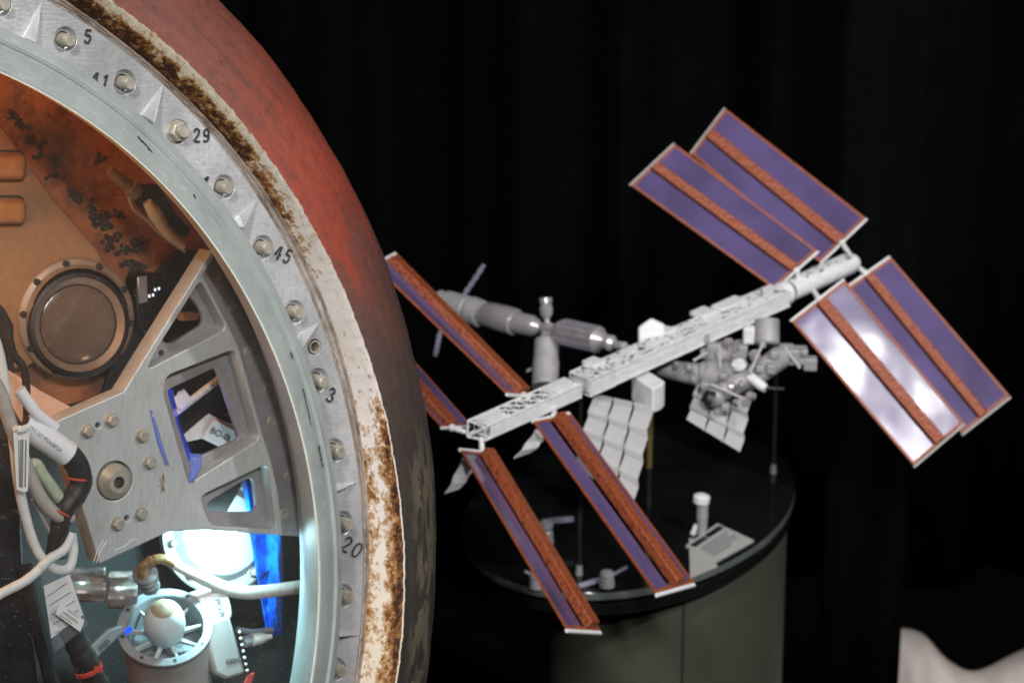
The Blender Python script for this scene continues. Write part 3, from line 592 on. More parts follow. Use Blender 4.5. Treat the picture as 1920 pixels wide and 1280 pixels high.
# white hose
h0 = thing('air_hose', cap(280, 1085, -.12), 'white hose with brown taped bend running to the right under the bright fitting', 'hose')
obj('sheath', MB().tube([cap(x, y, z) for x, y, z in ((318, 1052, -.085), (335, 1062, -.085), (355, 1072, -.088), (385, 1086, -.10), (420, 1102, -.11), (460, 1110, -.12), (500, 1108, -.14), (560, 1100, -.17))], [.0072, .0078, .0085, .0105, .0115, .0115, .011, .011], 14), HOSE, h0)
obj('taped_bend', MB().tube([cap(x, y, z) for x, y, z in ((268, 1078, -.10), (267, 1066, -.095), (276, 1055, -.09), (292, 1048, -.086), (308, 1048, -.085), (324, 1056, -.085))], [.0095, .0088, .0080, .0078, .0080, .0076], 14, wob=.05), STAIN, h0)
a_ = cap(283, 1104, -.13) - cap(271, 1074, -.10)
obj('end_fitting', MB().lathe(cap(270, 1070, -.100), a_, [(0, .013), (.006, .020), (.010, .020), (.011, .017), (.018, .017), (.019, .019), (.027, .018), (.028, .014), (.036, .014), (.037, .016), (.05, .016)], 24), FANG, h0, sharp=25)
# crumpled foil bracket
for (x0, y0, x1, y1, z, lab) in ((120, 1062, 198, 1128, -.15, 'crumpled silver metal clip left of the copper coloured one'), (203, 1070, 258, 1140, -.155, 'copper lit metal clip beside the hose end fitting')):
    P = []
    for i in range(15):
        s_ = i / 14
        P.append([cap(x0 + (x1 - x0) * s_, y0 + (y1 - y0) * (j / 12), z + .010 * math.sin(j * .9 + .5 * s_) + .002 * math.sin(s_ * 9 + j)) for j in range(13)])
    o = obj('metal_clip', MB().grid(P), BRASSY); o.modifiers.new('thickness', 'SOLIDIFY').thickness = .004; tag(o, lab, 'clip', 'metal clips above the fan')
# ventilation fan
fp = cap(309, 1175, -.105); FS = 1.11; ax = CU * .66 + CB * .75 + CR * .02; ax /= np.linalg.norm(ax); au = np.cross(ax, CR); au /= np.linalg.norm(au); av = np.cross(ax, au)
class SMB(MB):
    def lathe(s_, p, axis, prof, n=24, cap0=True, cap1=True): return MB.lathe(s_, fp + (np.asarray(p) - fp) * FS, axis, [(h * FS, r * FS) for h, r in prof], n, cap0, cap1)
    def prism(s_, poly, off): return MB.prism(s_, [fp + (np.asarray(p) - fp) * FS for p in poly], off)
fan = thing('ventilation_fan', fp - ax * .2, 'round fan with pale egg shaped hub inside a grey ring', 'fan')
obj('housing', SMB().lathe(fp - ax * .006, -ax, [(0, .0655), (.02, .0625), (.05, .060), (.2, .060)], 48, False, True), BOXG, fan)
obj('duct', SMB().lathe(fp, -ax, [(0, .0545), (.012, .052), (.05, .050), (.0505, 0)], 48, False, False), FANG, fan)
obj('ring', SMB().lathe(fp - ax * .005, ax, [(0, .0675), (.004, .0685), (.006, .0675), (.0065, .0555), (.004, .0540), (-.006, .0535)], 56, False, False), FANG, fan, sharp=25)
mb = SMB()
for k in range(8):
    a_ = 2 * math.pi * k / 8 + .3; mb.lathe(fp + ax * .0005 + (au * math.cos(a_) + av * math.sin(a_)) * .0612, ax, [(0, .0028), (.0012, .0028)], 10)
obj('screw_hole', mb, RUB, fan)
eg = [(-.020, .020), (-.012, .0255), (0, .0285), (.012, .0297), (.026, .0285), (.038, .0243), (.047, .0175), (.0535, .0090), (.0555, .0)]
hub = obj('hub', SMB().lathe(fp - ax * .004, ax, eg, 40, True, False), FANW, fan, sharp=70)
obj('cap', SMB().lathe(fp - ax * .004, ax, [(.0478, .0172), (.0492, .0160), (.0545, .0088), (.0563, .0)], 24, False, False), CAPB, hub)
for k in range(9):
    a_ = 2 * math.pi * k / 9 + .1; d = au * math.cos(a_) + av * math.sin(a_); e_ = np.cross(ax, d)
    obj('vane', SMB().prism([fp - ax * .016 + d * .022 - e_ * .0024, fp - ax * .012 + d * .0540 - e_ * .0010, fp - ax * .011 + d * .0540 + e_ * .0010, fp - ax * .014 + d * .022 + e_ * .0024], e_ * .001 - ax * .008), FANW, fan)
# grey box beside the fan
def slab(pts, z, depth, m, parent=None, name='box', bevel=.002): return obj(name, MB().prism([cap(x, y, z) for x, y in pts], -EN * depth), m, parent, bevel=bevel)
gb = thing('equipment_box', cap(430, 1270, -.12), 'grey rounded equipment box with marking on its brightly lit top, right of the fan', 'box')
slab([(392, 1165), (432, 1152), (462, 1262), (425, 1274), (402, 1262), (390, 1215)], -.10, .06, BOXG, gb, 'case', .006)
slab([(374, 1122), (416, 1108), (430, 1118), (437, 1146), (436, 1158), (388, 1174)], -.104, .05, WSLV, gb, 'top_block', .004)
def text(s, px, py, h, rot, z, m, parent, name='lettering', skew=1.0):
    cu = bpy.data.curves.new('t', 'FONT'); cu.body = s; cu.size = 1; cu.align_x = 'CENTER'; cu.align_y = 'CENTER'; cu.extrude = .004
    tmp = bpy.data.objects.new('t', cu); COL.objects.link(tmp); me0 = bpy.data.meshes.new_from_object(tmp.evaluated_get(bpy.context.evaluated_depsgraph_get())); bpy.data.objects.remove(tmp)
    c, s_ = math.cos(math.radians(rot)), math.sin(math.radians(rot)); mb = MB(); H = h / .72
    V = []
    for v_ in me0.vertices:
        X, Y = v_.co.x * H * skew, -v_.co.y * H; zz = z + (v_.co.z + .004) * .08
        V.append(cap(px + X * c - Y * s_, py + X * s_ + Y * c, zz))
    mb.add(V, [tuple(p.vertices) for p in me0.polygons]); bpy.data.meshes.remove(me0)
    return obj(name, mb, m, parent)
text('PO-IV', 412, 1140, 11, 72, -.1035, FANG, gb)
text('5BBKV', 441, 1238, 9, -8, -.0995, RUB, gb)
mb = MB()
for k in range(7): mb.ball(cap(449 + k * 2.4, 1184 + k * 12, -.10), .0028, 6)
obj('terminal', mb, WSLV, gb)
# small connectors right of the box, and red strap
cn = thing('pipe_connector', cap(500, 1200, -.16), 'pale pipe connector with cone end to the right of the grey box', 'connector')
obj('pipe', MB().tube([cap(445, 1180, -.17), cap(475, 1184, -.17), cap(510, 1180, -.175)], .0052, 12), FANG, cn)
obj('collar', MB().lathe(cap(455, 1203, -.15), cap(480, 1198, -.15) - cap(455, 1203, -.15), [(0, .006), (.002, .010), (.010, .010), (.011, .0075), (.016, .0075)], 18), MSILV, cn)
obj('cone', MB().lathe(cap(472, 1199, -.15), cap(520, 1190, -.15) - cap(472, 1199, -.15), [(0, .0105), (.018, .0100), (.020, .0085), (.032, .0045), (.036, .0045)], 18), HOSE, cn)
o = slab([(458, 1282), (466, 1266), (478, 1260), (474, 1275), (466, 1290)], -.10, .006, REDT, None, 'red_strap', .001); tag(o, 'short red strap end under the grey equipment box', 'strap')
# tube and marked card seen through the bracket windows
gt = thing('glass_tube', cap(365, 740, -.16), 'pale glass tube with paper flag seen through the largest bracket opening', 'tube')
obj('tube_body', MB().cyl(cap(300, 795, -.17), cap(424, 700, -.16), .0062, None, 16), HOSE, gt)
obj('paper_flag', MB().prism([cap(x, y, -.150) for x, y in ((325, 745), (332, 740), (333, 735), (345, 729), (360, 748), (340, 768), (333, 764))], -EN * .001), PAPER, gt)
cdx = thing('marked_card', cap(415, 810, -.20), 'cream card marked BO-III behind the bracket opening', 'card')
obj('card_face', MB().prism([cap(x, y, -.20) for x, y in ((402, 786), (440, 806), (446, 838), (418, 840), (380, 822))], -EN * .004), PAPER, cdx, bevel=.001)
obj('card_back', MB().prism([cap(x, y, -.207) for x, y in ((345, 815), (392, 775), (412, 786), (436, 795), (440, 806), (402, 788), (380, 822), (352, 828))], -EN * .004), HOSE, cdx, bevel=.001)
text('BO-III', 413, 815, 12, 27, -.1992, RUB, cdx)
lamp('cabin_opening_light', cap(300, 770, -.11), cap(420, 815, -.2), .07, .01, (1, .60, .34), kind='POINT')
lamp('cabin_blue_led', cap(338, 800, -.14), cap(350, 800, -.2), .05, .008, (.12, .22, 1), kind='POINT')
mb = MB().prism([cap(x, y, -.10) for x, y in ((236, 1180), (246, 1174), (249, 1181), (238, 1190))], -EN * .004)
li = obj('indicator_light', mb, None or BLUEF); tag(li, 'small glowing blue indicator light left of the fan ring', 'indicator light')
t = NT('blue_led'); t.out((.0, .02, .3), .3); t.b.inputs['Emission Color'].default_value = (.01, .06, 1, 1); t.b.inputs['Emission Strength'].default_value = 1.6; li.data.materials[0] = t.m
# black connector block and wires upper right of the cabin
kb = thing('cable_connector', cap(300, 400, -.26), 'long grey and cream cable connector in front of a black block by the window edge', 'connector')
obj('block', MB().prism([cap(x, y, -.285) for x, y in ((258, 348), (300, 345), (332, 400), (360, 432), (352, 445), (318, 440), (268, 385))], -EN * .03), BLACK, kb, bevel=.004)
obj('plug', MB().lathe(cap(205, 320, -.25), cap(268, 372, -.25) - cap(205, 320, -.25), [(0, .008), (.03, .010), (.045, .0100), (.046, .0135), (.062, .0135), (.063, .009)], 20), STEELG, kb, sharp=25)
obj('barrel', MB().tube([cap(x, y, -.245) for x, y in ((276, 378), (290, 400), (303, 420), (320, 442), (345, 462))], [.008, .0115, .0105, .0085, .006], 16, wob=.03), HOSE, kb)
obj('wire', MB().tube([cap(x, y, -.25) for x, y in ((240, 362), (250, 390), (275, 412), (310, 445), (348, 472))], .0032, 8), GREYC, kb)
bx = thing('sensor_box', cap(265, 590, -.28), 'black sensor box with a shiny grey strip beside the porthole', 'box')
slab([(255, 575), (258, 515), (300, 512), (345, 560), (300, 640), (262, 620)], -.27, .04, BLACK, bx, 'case', .004)
slab([(258, 520), (276, 517), (277, 565), (262, 570)], -.266, .004, MSILV, bx, 'strip', .001)
t = NT('panel_lamp'); t.out((.8, .85, 1), .3); t.b.inputs['Emission Color'].default_value = (.8, .85, 1, 1); t.b.inputs['Emission Strength'].default_value = 1.0
mb = MB()
for x, y in ((280, 555), (287, 553), (291, 543), (298, 541)): mb.box(cap(x, y, -.268), (cap(x + 1.3, y, -.268) - cap(x, y, -.268)), (cap(x, y + 2.6, -.268) - cap(x, y, -.268)), EN * .001)
obj('panel_light', mb, t.m, bx)
o = slab([(342, 586), (373, 587), (372, 600), (343, 602)], -.20, .02, TAN, None, 'wooden_block', .001); tag(o, 'small tan block seen through the upper bracket opening', 'block')
# left: cables, sleeve, bag, black seat frame
def cable(pts, r, m, label, name='cable', n=12, wob=0, cat='cable', group=None):
    o = obj(name, MB().tube([cap(*p) for p in pts], r, n, 8, wob), m); return tag(o, label, cat, group)
G = 'cables bundled in front of the bracket'
cable([(-30, 600, .02), (-8, 640, .02), (4, 690, .022), (14, 760, .02), (26, 830, .02), (34, 900, .018), (46, 960, .016), (64, 1020, .014), (84, 1052, .014), (108, 1068, .014), (130, 1062, .014), (137, 1030, .012), (134, 1000, .01)], .0078, WHITEC, 'white cable looping down past the plastic bag at the left edge', wob=.02, group=G)
cable([(-30, 690, .03), (0, 735, .032), (18, 790, .032), (40, 850, .03), (62, 905, .028), (85, 945, .026), (112, 968, .024), (134, 968, .022)], .0105, GREYC, 'thick grey cable curving down to the black hose', group=G)
cable([(48, 880, .02), (66, 870, .02), (80, 890, .02), (98, 915, .018), (112, 935, .016)], .0095, PALEG, 'pale green speckled tube between the grey cable and the black hose', name='speckled_tube', cat='tube')
cable([(-20, 1125, .03), (10, 1108, .03), (45, 1090, .03), (70, 1070, .028), (92, 1048, .026), (120, 1030, .024), (135, 1000, .02)], .0075, WHITEC, 'white twisted cable running to the left edge above the black frame', wob=.03, group=G)
cable([(60, 935, .01), (72, 955, .01), (88, 985, .01), (104, 1015, .01), (112, 1040, .01)], .0028, GREYC, 'thin pale wire inside the white cable loop', name='wire', n=8, cat='wire')
cable([(-30, 560, -.01), (6, 590, -.01), (24, 660, -.01), (44, 690, -.01), (50, 740, -.012), (48, 800, -.012), (30, 830, -.012)], .0062, RUB, 'thin black hose bent beside the porthole', name='thin_hose', cat='hose')
sl = thing('labelled_hose', cap(130, 920, .02), 'black hose wearing a white printed sleeve and red ties in front of the bracket', 'hose')
obj('body', MB().tube([cap(x, y, z) for x, y, z in ((44, 795, .02), (75, 815, .025), (110, 838, .028), (135, 858, .028), (148, 880, .027), (152, 905, .026), (140, 930, .024), (122, 955, .022), (112, 990, .015), (104, 1040, .0))], [.014, .0165, .0175, .0180, .0175, .0165, .0165, .0155, .015, .015], 18, wob=.015), RUB, sl)
ws = obj('printed_sleeve', MB().tube([cap(x, y, z) for x, y, z in ((45, 796, .022), (70, 812, .0265), (98, 830, .0295), (127, 851, .0305))], [.0165, .0195, .0200, .0200], 22, wob=.012), WSLV, sl)
text('MK2 33Y-9024-BBY24', 86, 822, 6.5, 38, .0505, FANG, ws, skew=.9)
for x, y, z, dx, dy in ((154, 898, .026, -3, 26), (119, 961, .021, -10, 20)):
    a_ = cap(x + dx, y + dy, z) - cap(x, y, z); a_ /= np.linalg.norm(a_); obj('tie', MB().lathe(cap(x - 8, y - 1, z), a_, [(-.0016, .0172), (0, .0182), (.0018, .0178)], 24, False, False), REDT, sl)
o = cable([(36, 730, .03), (52, 752, .032), (72, 778, .034), (104, 802, .034)], .0092, WSLV, 'short white sleeved wire lying above the printed sleeve', name='sleeved_wire', wob=.02, cat='wire')
tg = thing('cable_tag', cap(42, 860, .05), 'long narrow striped paper tag hanging from the cables', 'tag')
tb = obj('strip', MB().prism([cap(x, y, .05) for x, y in ((24, 803), (38, 812), (55, 800), (52, 920), (46, 922), (31, 917))], EN * .0008), PAPER, tg)
mb = MB()
for xa, xb, wd in ((35, 36.5, .0016), (41, 40, .0052), (48.5, 47, .0022)): mb.ribbon([cap(xa, 825, .0512), cap(xb, 912, .0512)], wd, EN, .0004)
obj('printed_line', mb, FANG, tb)
obj('knot', MB().tube([cap(x, y, .05) for x, y in ((26, 803), (40, 806), (52, 800))], [.005, .008, .005], 8, wob=.1), WHITEC, tg)
# plastic bag
bg = thing('plastic_bag', cap(115, 1180, .02), 'clear plastic bag with lined paper and a printed label hanging from the white cable', 'bag')
def quadgrid(c4, n, m, z, amp):
    P = []
    for i in range(n + 1):
        s_ = i / n; P.append([])
        for j in range(m + 1):
            q = j / m; x = (c4[0][0] * (1 - s_) + c4[1][0] * s_) * (1 - q) + (c4[3][0] * (1 - s_) + c4[2][0] * s_) * q; y = (c4[0][1] * (1 - s_) + c4[1][1] * s_) * (1 - q) + (c4[3][1] * (1 - s_) + c4[2][1] * s_) * q
            P[-1].append(cap(x, y, z + amp * math.sin(5 * s_ + 3 * q) * math.sin(3.1 * q + 1) + amp * .4 * math.sin(11 * s_ - 7 * q)))
    return MB().grid(P)
obj('film', quadgrid([(72, 1058), (122, 1048), (165, 1170), (102, 1224)], 12, 18, .034, .006), BAGM, bg)
pp = obj('lined_paper', quadgrid([(82, 1098), (130, 1076), (156, 1152), (96, 1196)], 6, 8, .027, .002), PAPER, bg)
mb = MB()
for k in range(5): mb.ribbon([cap(88 + 4 * k, 1118 + 17 * k, .0305), cap(126 + 7 * k, 1092 + 17 * k, .0305)], .0010, EN, .0003)
obj('ruled_line', mb, RUB, pp)
lb = obj('label', MB().prism([cap(x, y, .0425) for x, y in ((112, 1128), (158, 1162), (150, 1184), (104, 1150))], EN * .0006), PAPER, bg)
text('HORIZONTAL', 132, 1157, 5, 36, .0432, RUB, lb, skew=.8); text('SAMPLE 2009 1.4', 136, 1149, 2.6, 36, .0432, RUB, lb); text('SERVICE MODULE', 124, 1160, 2.6, 36, .0432, RUB, lb)
# black foil tube with red tie below the bag
ht = thing('black_foil_tube', cap(165, 1230, .0), 'shiny black foil tube with a red tie below the plastic bag', 'tube')
obj('tube_body', MB().tube([cap(x, y, z) for x, y, z in ((120, 1150, .005), (140, 1195, .008), (158, 1235, .01), (178, 1275, .012), (196, 1315, .012))], [.018, .0195, .0195, .019, .019], 16, wob=.05), RUB, ht)
a_ = cap(170, 1262, .01) - cap(160, 1240, .01); obj('tie', MB().lathe(cap(166, 1254, .011), a_, [(-.004, .0205), (-.003, .0222), (.003, .0222), (.004, .0205)], 26, False, False), REDT, ht); obj('tie_end', MB().prism([cap(x, y, .032) for x, y in ((176, 1248), (192, 1250), (192, 1260), (178, 1260))], -EN * .005), REDT, ht)
# black seat frame at the left
sf = thing('seat_frame', cap(30, 1250, -.1), 'dark black seat frame in the lower left of the window', 'seat')
slab([(-80, 985), (30, 958), (42, 965), (46, 1060), (75, 1290), (60, 1330), (-80, 1330)], -.06, .10, BLACK, sf, 'side_panel', .006)
slab([(-80, 800), (20, 815), (60, 830), (42, 960), (30, 955), (-80, 980)], -.10, .08, BLACK, sf, 'cushion_back', .008)
slab([(-60, 590), (10, 575), (28, 610), (30, 700), (10, 720), (-60, 700)], -.16, .06, BLACK, sf, 'head_pad', .006)
obj('strap', MB().tube([cap(x, y, -.05) for x, y in ((46, 1060), (60, 1130), (80, 1210), (100, 1290))], .012, 10), BLACK, sf)
pk = obj('insulation_sheet', MB().prism([cap(x, y, -.13) for x, y in ((10, 690), (45, 712), (75, 732), (105, 748), (118, 755), (135, 764), (128, 772), (70, 800), (40, 790), (10, 740))], -EN * .006), mat('pale_orange_sheet', (.72, .40, .26), .6, 0, .12, 20)); tag(pk, 'pale orange sheet behind the cables, above the bracket corner', 'sheet')
cl = obj('control_lever', MB().prism([cap(x, y, -.12) for x, y in ((148, 1238), (166, 1215), (205, 1180), (228, 1172), (232, 1185), (200, 1215), (165, 1250))], -EN * .01), FANG, bevel=.002); tag(cl, 'grey marked lever left of the fan', 'lever')
text('|D|D', 196, 1208, 9, -42, -.1195, RUB, cl)

# ------------------------------------------------------------------ pedestal under the model
TZ = .60
def ellipse_fit(pts):
    A = np.array([[x * x, x * y, y * y, x, y] for x, y in pts]); k = np.linalg.lstsq(A, np.ones(len(pts)), rcond=None)[0]
    M = np.array([[k[0], k[1] / 2], [k[1] / 2, k[2]]]); c = -.5 * np.linalg.solve(M, k[3:]); s = 1 + c @ M @ c; wv, V = np.linalg.eigh(M / s); return c, V, 1 / np.sqrt(wv)
rimpx = [(862, 1012), (875, 965), (915, 912), (960, 872), (1075, 815), (1225, 797), (1330, 803), (1430, 832), (1478, 872), (1491, 915), (1485, 950), (1450, 990), (1390, 1035), (1300, 1078), (1200, 1103), (1090, 1108), (960, 1087), (890, 1055)]
o0 = on_z(1177, 950, TZ); ec, eV, es = ellipse_fit([(on_z(x, y, TZ) - o0)[:2] for x, y in rimpx])
def disc_xy(k, a): q = ec + eV @ (es * k * np.array([math.cos(a), math.sin(a)])); return o0[0] + q[0], o0[1] + q[1]
def drum(levels, n=96, top=True, bottom=True):                     # [(scale, z)]
    V = []; mb = MB()
    for k, z in levels:
        for i in range(n): x, y = disc_xy(k, 2 * math.pi * i / n); V.append((x, y, z))
    sgn = 1 if np.linalg.det(eV) > 0 else -1
    Fs = [(i * n + j, i * n + (j + 1) % n, (i + 1) * n + (j + 1) % n, (i + 1) * n + j)[::sgn] for i in range(len(levels) - 1) for j in range(n)]
    if bottom: Fs.append(tuple(range(n))[::-sgn])
    if top: Fs.append(tuple(range((len(levels) - 1) * n, len(levels) * n))[::sgn])
    return mb.add(V, Fs)
pb = disc_xy(0, 0); ped = thing('display_pedestal', (pb[0], pb[1], FZ), 'grey green drum pedestal with glossy black top under the station model', 'pedestal')
def body_xy(k, a): x, y = disc_xy(k, a); return x + .080, y - .01
BK = .72
obj('body', MB().grid([[(*body_xy(BK, 2 * math.pi * i / 96), z) for z in (FZ, TZ - .052)] for i in range(97)]), PED, ped)
obj('cap_ring', drum([(.60, TZ - .054), (.985, TZ - .053), (.992, TZ - .050), (.992, TZ - .032), (.975, TZ - .028), (.975, TZ - .018)], bottom=False, top=False), TABLE, ped, sharp=25)
obj('glass_edge', drum([(1.0034, TZ - .0165), (1.0045, TZ - .014), (1.0045, TZ - .004), (1.0034, TZ - .0015)], bottom=False, top=False), RIMM, ped)
obj('tabletop', drum([(.97, TZ - .020), (1.0, TZ - .0195), (1.003, TZ - .017), (1.003, TZ - .002), (1.0, TZ)], bottom=False), TABLE, ped, sharp=25)
sx = on_z(1277, 1200, .5); rx = None
best = min(np.linspace(0, 2 * math.pi, 720), key=lambda a: abs((lambda p: 960 + F * (p - CL) @ CR / -((p - CL) @ CB))(np.array([*body_xy(BK, a), .3])) - 1277) + (200 if body_xy(BK, a)[1] > pb[1] else 0))
x, y = body_xy(BK + .001, best); obj('seam', MB().box((x, y, (TZ - .056 + FZ) / 2), np.array([.0022, 0, 0]), np.array([0, .002, 0]), np.array([0, 0, (TZ - .058 - FZ) / 2])), DARKG, ped)
def upto(px, py, base):                                            # height where the vertical through base meets a pixel row
    b = base - CL; k = (640 - py) / F; # (b+zh)@CU = k * -(b+zh)@CB
    return (k * -(b @ CB) - b @ CU) / (CU[2] + k * CB[2])
RODS = []
for (bx_, by_, ty, r, m, lo) in ((1086, 1076, 742, .0042, ROD, None), (1450, 886, 655, .0042, ROD, None), (1216, 950, 772, .0056, ROD, 876)):
    b = on_z(bx_, by_, TZ); h = upto(bx_, ty, b); p1 = b + np.array([0, 0, h])
    rr = obj('support_rod', MB().cyl(b, p1, r, None, 16), m, ped)
    if lo: hl = upto(bx_, lo, b); obj('brass_sleeve', MB().cyl(b + np.array([0, 0, hl]), p1, r + .0012, None, 16), GOLD, rr)
    else: obj('socket', MB().cyl(b, b + np.array([0, 0, .020]), r + .003, r + .0015, 16), MGREY, rr)

# ------------------------------------------------------------------ station model
D0, D1 = 6.20, 6.95
TA, TB = at(893, 807, D0), at(1602, 491, D1); TD = TB - TA; TL = np.linalg.norm(TD); TD = TD / TL
ZUP = np.array([0, 0, 1.]); TS = np.cross(TD, ZUP); TS /= np.linalg.norm(TS); TU = np.cross(TS, TD)   # side towards the viewer, up
if TS @ CB < 0: TS = -TS
def px_of(p): q = p - CL; d = -(q @ CB); return 960 + F * (q @ CR) / d, 640 - F * (q @ CU) / d, d
def s_at(px):                                                      # distance along the truss whose picture column is px
    lo, hi = -.3, TL + .3
    for _ in range(40):
        m_ = (lo + hi) / 2
        if px_of(TA + TD * m_)[0] < px: lo = m_
        else: hi = m_
    return lo
def dep(px): return px_of(TA + TD * s_at(px))[2]
def tp(px, a=0, b=0): return TA + TD * s_at(px) + TS * a + TU * b
iss = thing('space_station_model', tp(1217), 'white scale model of a space station with violet and orange solar wings on rods', 'scale model')
HW, HH = .021, .013
tr_mb = MB()
def bar(p, q, r=.0016): tr_mb.cyl(p, q, r, None, 6)
def lattice(xs, hw, hh):
    for a in (-1, 1):
        for b in (-1, 1): bar(tp(xs[0], a * hw, b * hh), tp(xs[-1], a * hw, b * hh), .0021)
    for i, x in enumerate(xs):
        bar(tp(x, -hw, hh), tp(x, hw, hh)); bar(tp(x, -hw, -hh), tp(x, hw, -hh)); bar(tp(x, hw, -hh), tp(x, hw, hh)); bar(tp(x, -hw, -hh), tp(x, -hw, hh))
        if i + 1 < len(xs):
            y = xs[i + 1]; bar(tp(x, -hw, hh), tp(y, hw, hh)); bar(tp(x, hw, hh), tp(y, -hw, hh))
def tbox(x0, x1, a0, a1, b0, b1):
    p = [tp(x, a, b) for x in (x0, x1) for a in (a0, a1) for b in (b0, b1)]; tr_mb.add(p, [(0, 1, 3, 2), (4, 6, 7, 5), (0, 4, 5, 1), (2, 3, 7, 6), (0, 2, 6, 4), (1, 5, 7, 3)])
lattice([893, 905, 942, 960, 982, 1004, 1028, 1074], HW, HH)
for a in (-1, 1): bar(tp(893, a * HW, HH), tp(876, 0, -.004)); bar(tp(893, a * HW, -HH), tp(876, 0, -.004))
tbox(907, 940, -.015, .008, -.004, HH + .003); tbox(909, 938, .010, .013, 0, HH + .002); tbox(1030, 1070, -.016, .004, -.004, HH + .004); tbox(1032, 1070, .007, .014, 0, HH + .003)
tbox(905, 1072, HW - .003, HW + .0016, -HH + .001, HH - .005); tbox(900, 1074, -HW, HW, -HH, -HH + .002)
obj('truss_end', tr_mb, WHT, iss, sharp=30)
tr_mb = MB(); tr_mb.lathe(tp(1072), TD, [(0, .016), (.004, .021), (.012, .021), (.016, .016), (.03, .016)], 20); obj('rotary_joint', tr_mb, MGREY, iss, sharp=25)
tr_mb = MB()
HW2, HH2 = .0255, .0168
lattice([1088, 1100, 1116, 1135], HW2, HH2); tbox(1090, 1135, -HW2 + .004, HW2 + .0015, -HH2 + .003, HH2 - .006)
tbox(1135, 1462, -HW2, HW2, -HH2, HH2)
bar(tp(1135, HW2 - .001, HH2 - .001), tp(1462, HW2 - .001, HH2 - .001), .0026); bar(tp(1135, HW2 - .001, -HH2 + .001), tp(1462, HW2 - .001, -HH2 + .001), .0026); bar(tp(1135, HW2, .002), tp(1400, HW2, .002), .0012)
for _ in range(100):
    x = RNG.uniform(1140, 1455); a = RNG.uniform(-HW2, HW2 - .004); L_ = RNG.uniform(3, 14)
    if RNG.random() < .65: tbox(x, x + L_, a, a + RNG.uniform(.003, .010), HH2 - .001, HH2 + RNG.uniform(.0008, .0028))
    else: tbox(x, x + L_, HW2 - .001, HW2 + RNG.uniform(.0006, .0016), *(lambda b: (b, b + RNG.uniform(.002, .006)))(RNG.uniform(-HH2, HH2 - .006)))
mid_mb = tr_mb; tr_mb = MB()
for _ in range(110):
    x = RNG.uniform(1095, 1455); a = RNG.uniform(-HW2, HW2 - .004); tbox(x, x + RNG.uniform(3, 7), a, a + RNG.uniform(.002, .004), HH2 - .001, HH2 + .0012)
for _ in range(22):
    x = RNG.uniform(1485, 1590); a = RNG.uniform(-.016, .012); tbox(x, x + RNG.uniform(2, 5), a, a + .003, .0195, .0225)
obj('truss_middle', mid_mb, WHT, iss, sharp=30, extra=(tr_mb, SPECK))
for bx_ in ((1320, 1346, -HW2 - .012, -.002, HH2, HH2 + .010), (1355, 1400, -HW2 - .006, .0, HH2, HH2 + .007), (1118, 1140, -HW2 - .012, -.004, HH2 - .004, HH2 + .006), (1248, 1275, -HW2 - .010, -.010, HH2 - .003, HH2 + .004)):
    tr_mb = MB(); tbox(*bx_); obj('equipment_block', tr_mb, WHT, iss, bevel=.002)
tr_mb = MB()
tr_mb.lathe(tp(1462), TD, [(0, .022), (.006, .024), (.020, .024), (.024, .021)], 24); tr_mb.lathe(tp(1482), TD, [(0, .0205), (.01, .0215), (TL - s_at(1482) - .02, .0205), (TL - s_at(1482), .017)], 18)
tbox(1500, 1590, -.012, .012, .015, .0215)
obj('truss_far_end', tr_mb, WHT, iss, bevel=.0015, sharp=30)
tr_mb = MB(); tr_mb.lathe(tp(1474), TD, [(0, .0222), (.005, .0222)], 24); obj('joint_gap', tr_mb, RUB, iss)
# solar wings: corner pixels root-left, root-right, tip-right, tip-left with their distances
def wing(rl, rr, tr, tl, boom, mast_pos=.5, mast_w=.20, mast_h=.014, bar_ext=0, gap=0):
    q = [at(*c) for c in (rl, rr, tr, tl)]; nrm = np.cross(q[1] - q[0], q[3] - q[0]); nrm /= np.linalg.norm(nrm)
    if nrm @ CB < 0: nrm = -nrm
    P = lambda u, v, h=0: (q[0] * (1 - u) + q[1] * u) * (1 - v) + (q[3] * (1 - u) + q[2] * u) * v + nrm * h
    fr = MB(); e = .036; ev = .013
    for (u0, u1, v0, v1) in ((0, e, 0, 1), (1 - e, 1, 0, 1), (e, 1 - e, 0, ev), (e, 1 - e, 1 - ev, 1)):
        fr.prism([P(u0, v0), P(u1, v0), P(u1, v1), P(u0, v1)], nrm * .0032)
    wg = obj('solar_wing', fr, ORG, iss)
    for u0, u1 in ((e, mast_pos - mast_w / 2 - gap), (mast_pos + mast_w / 2 + gap, 1 - e)):
        if u1 - u0 < .05: continue
        G_ = [[P(u0 + (u1 - u0) * i / 4, ev + (1 - 2 * ev) * j / 16, .0016) for j in range(17)] for i in range(5)]
        bl = obj('blanket', MB().grid(G_), VIO, wg); bl.data.polygons.foreach_set('use_smooth', [False] * len(bl.data.polygons)); so = bl.modifiers.new('thickness', 'SOLIDIFY'); so.thickness = .0012
    a_, b_ = mast_pos - mast_w * .42, mast_pos + mast_w * .42
    m_ = MB().prism([P(a_, .004, 0), P(a_, .996, 0), P(a_, .996, mast_h * .85), P(a_, .004, mast_h * .85)], P(b_, .004) - P(a_, .004)); obj('mast', m_, MAST, wg, bevel=.002)
    near = px_of(q[0])[0] < 1200; hb = .009 if near else .0065
    for v in (-.010, 1.010):
        mm = MB().prism([P(-.01, v - hb, -.003), P(1.01, v - hb, -.003), P(1.01, v + hb, -.003), P(-.01, v + hb, -.003)], nrm * .005); obj('end_bar', mm, WHT if v < 0 or near else BARG, wg, bevel=.001)
    bm = MB().cyl(P(mast_pos, -.01), boom, .0055, .0045, 12); bm.ball(P(mast_pos, -.01), .0075, 8); obj('boom', bm, WHT, wg)
    return wg
df_, db_ = dep(1490) - .02, dep(1595) + .01
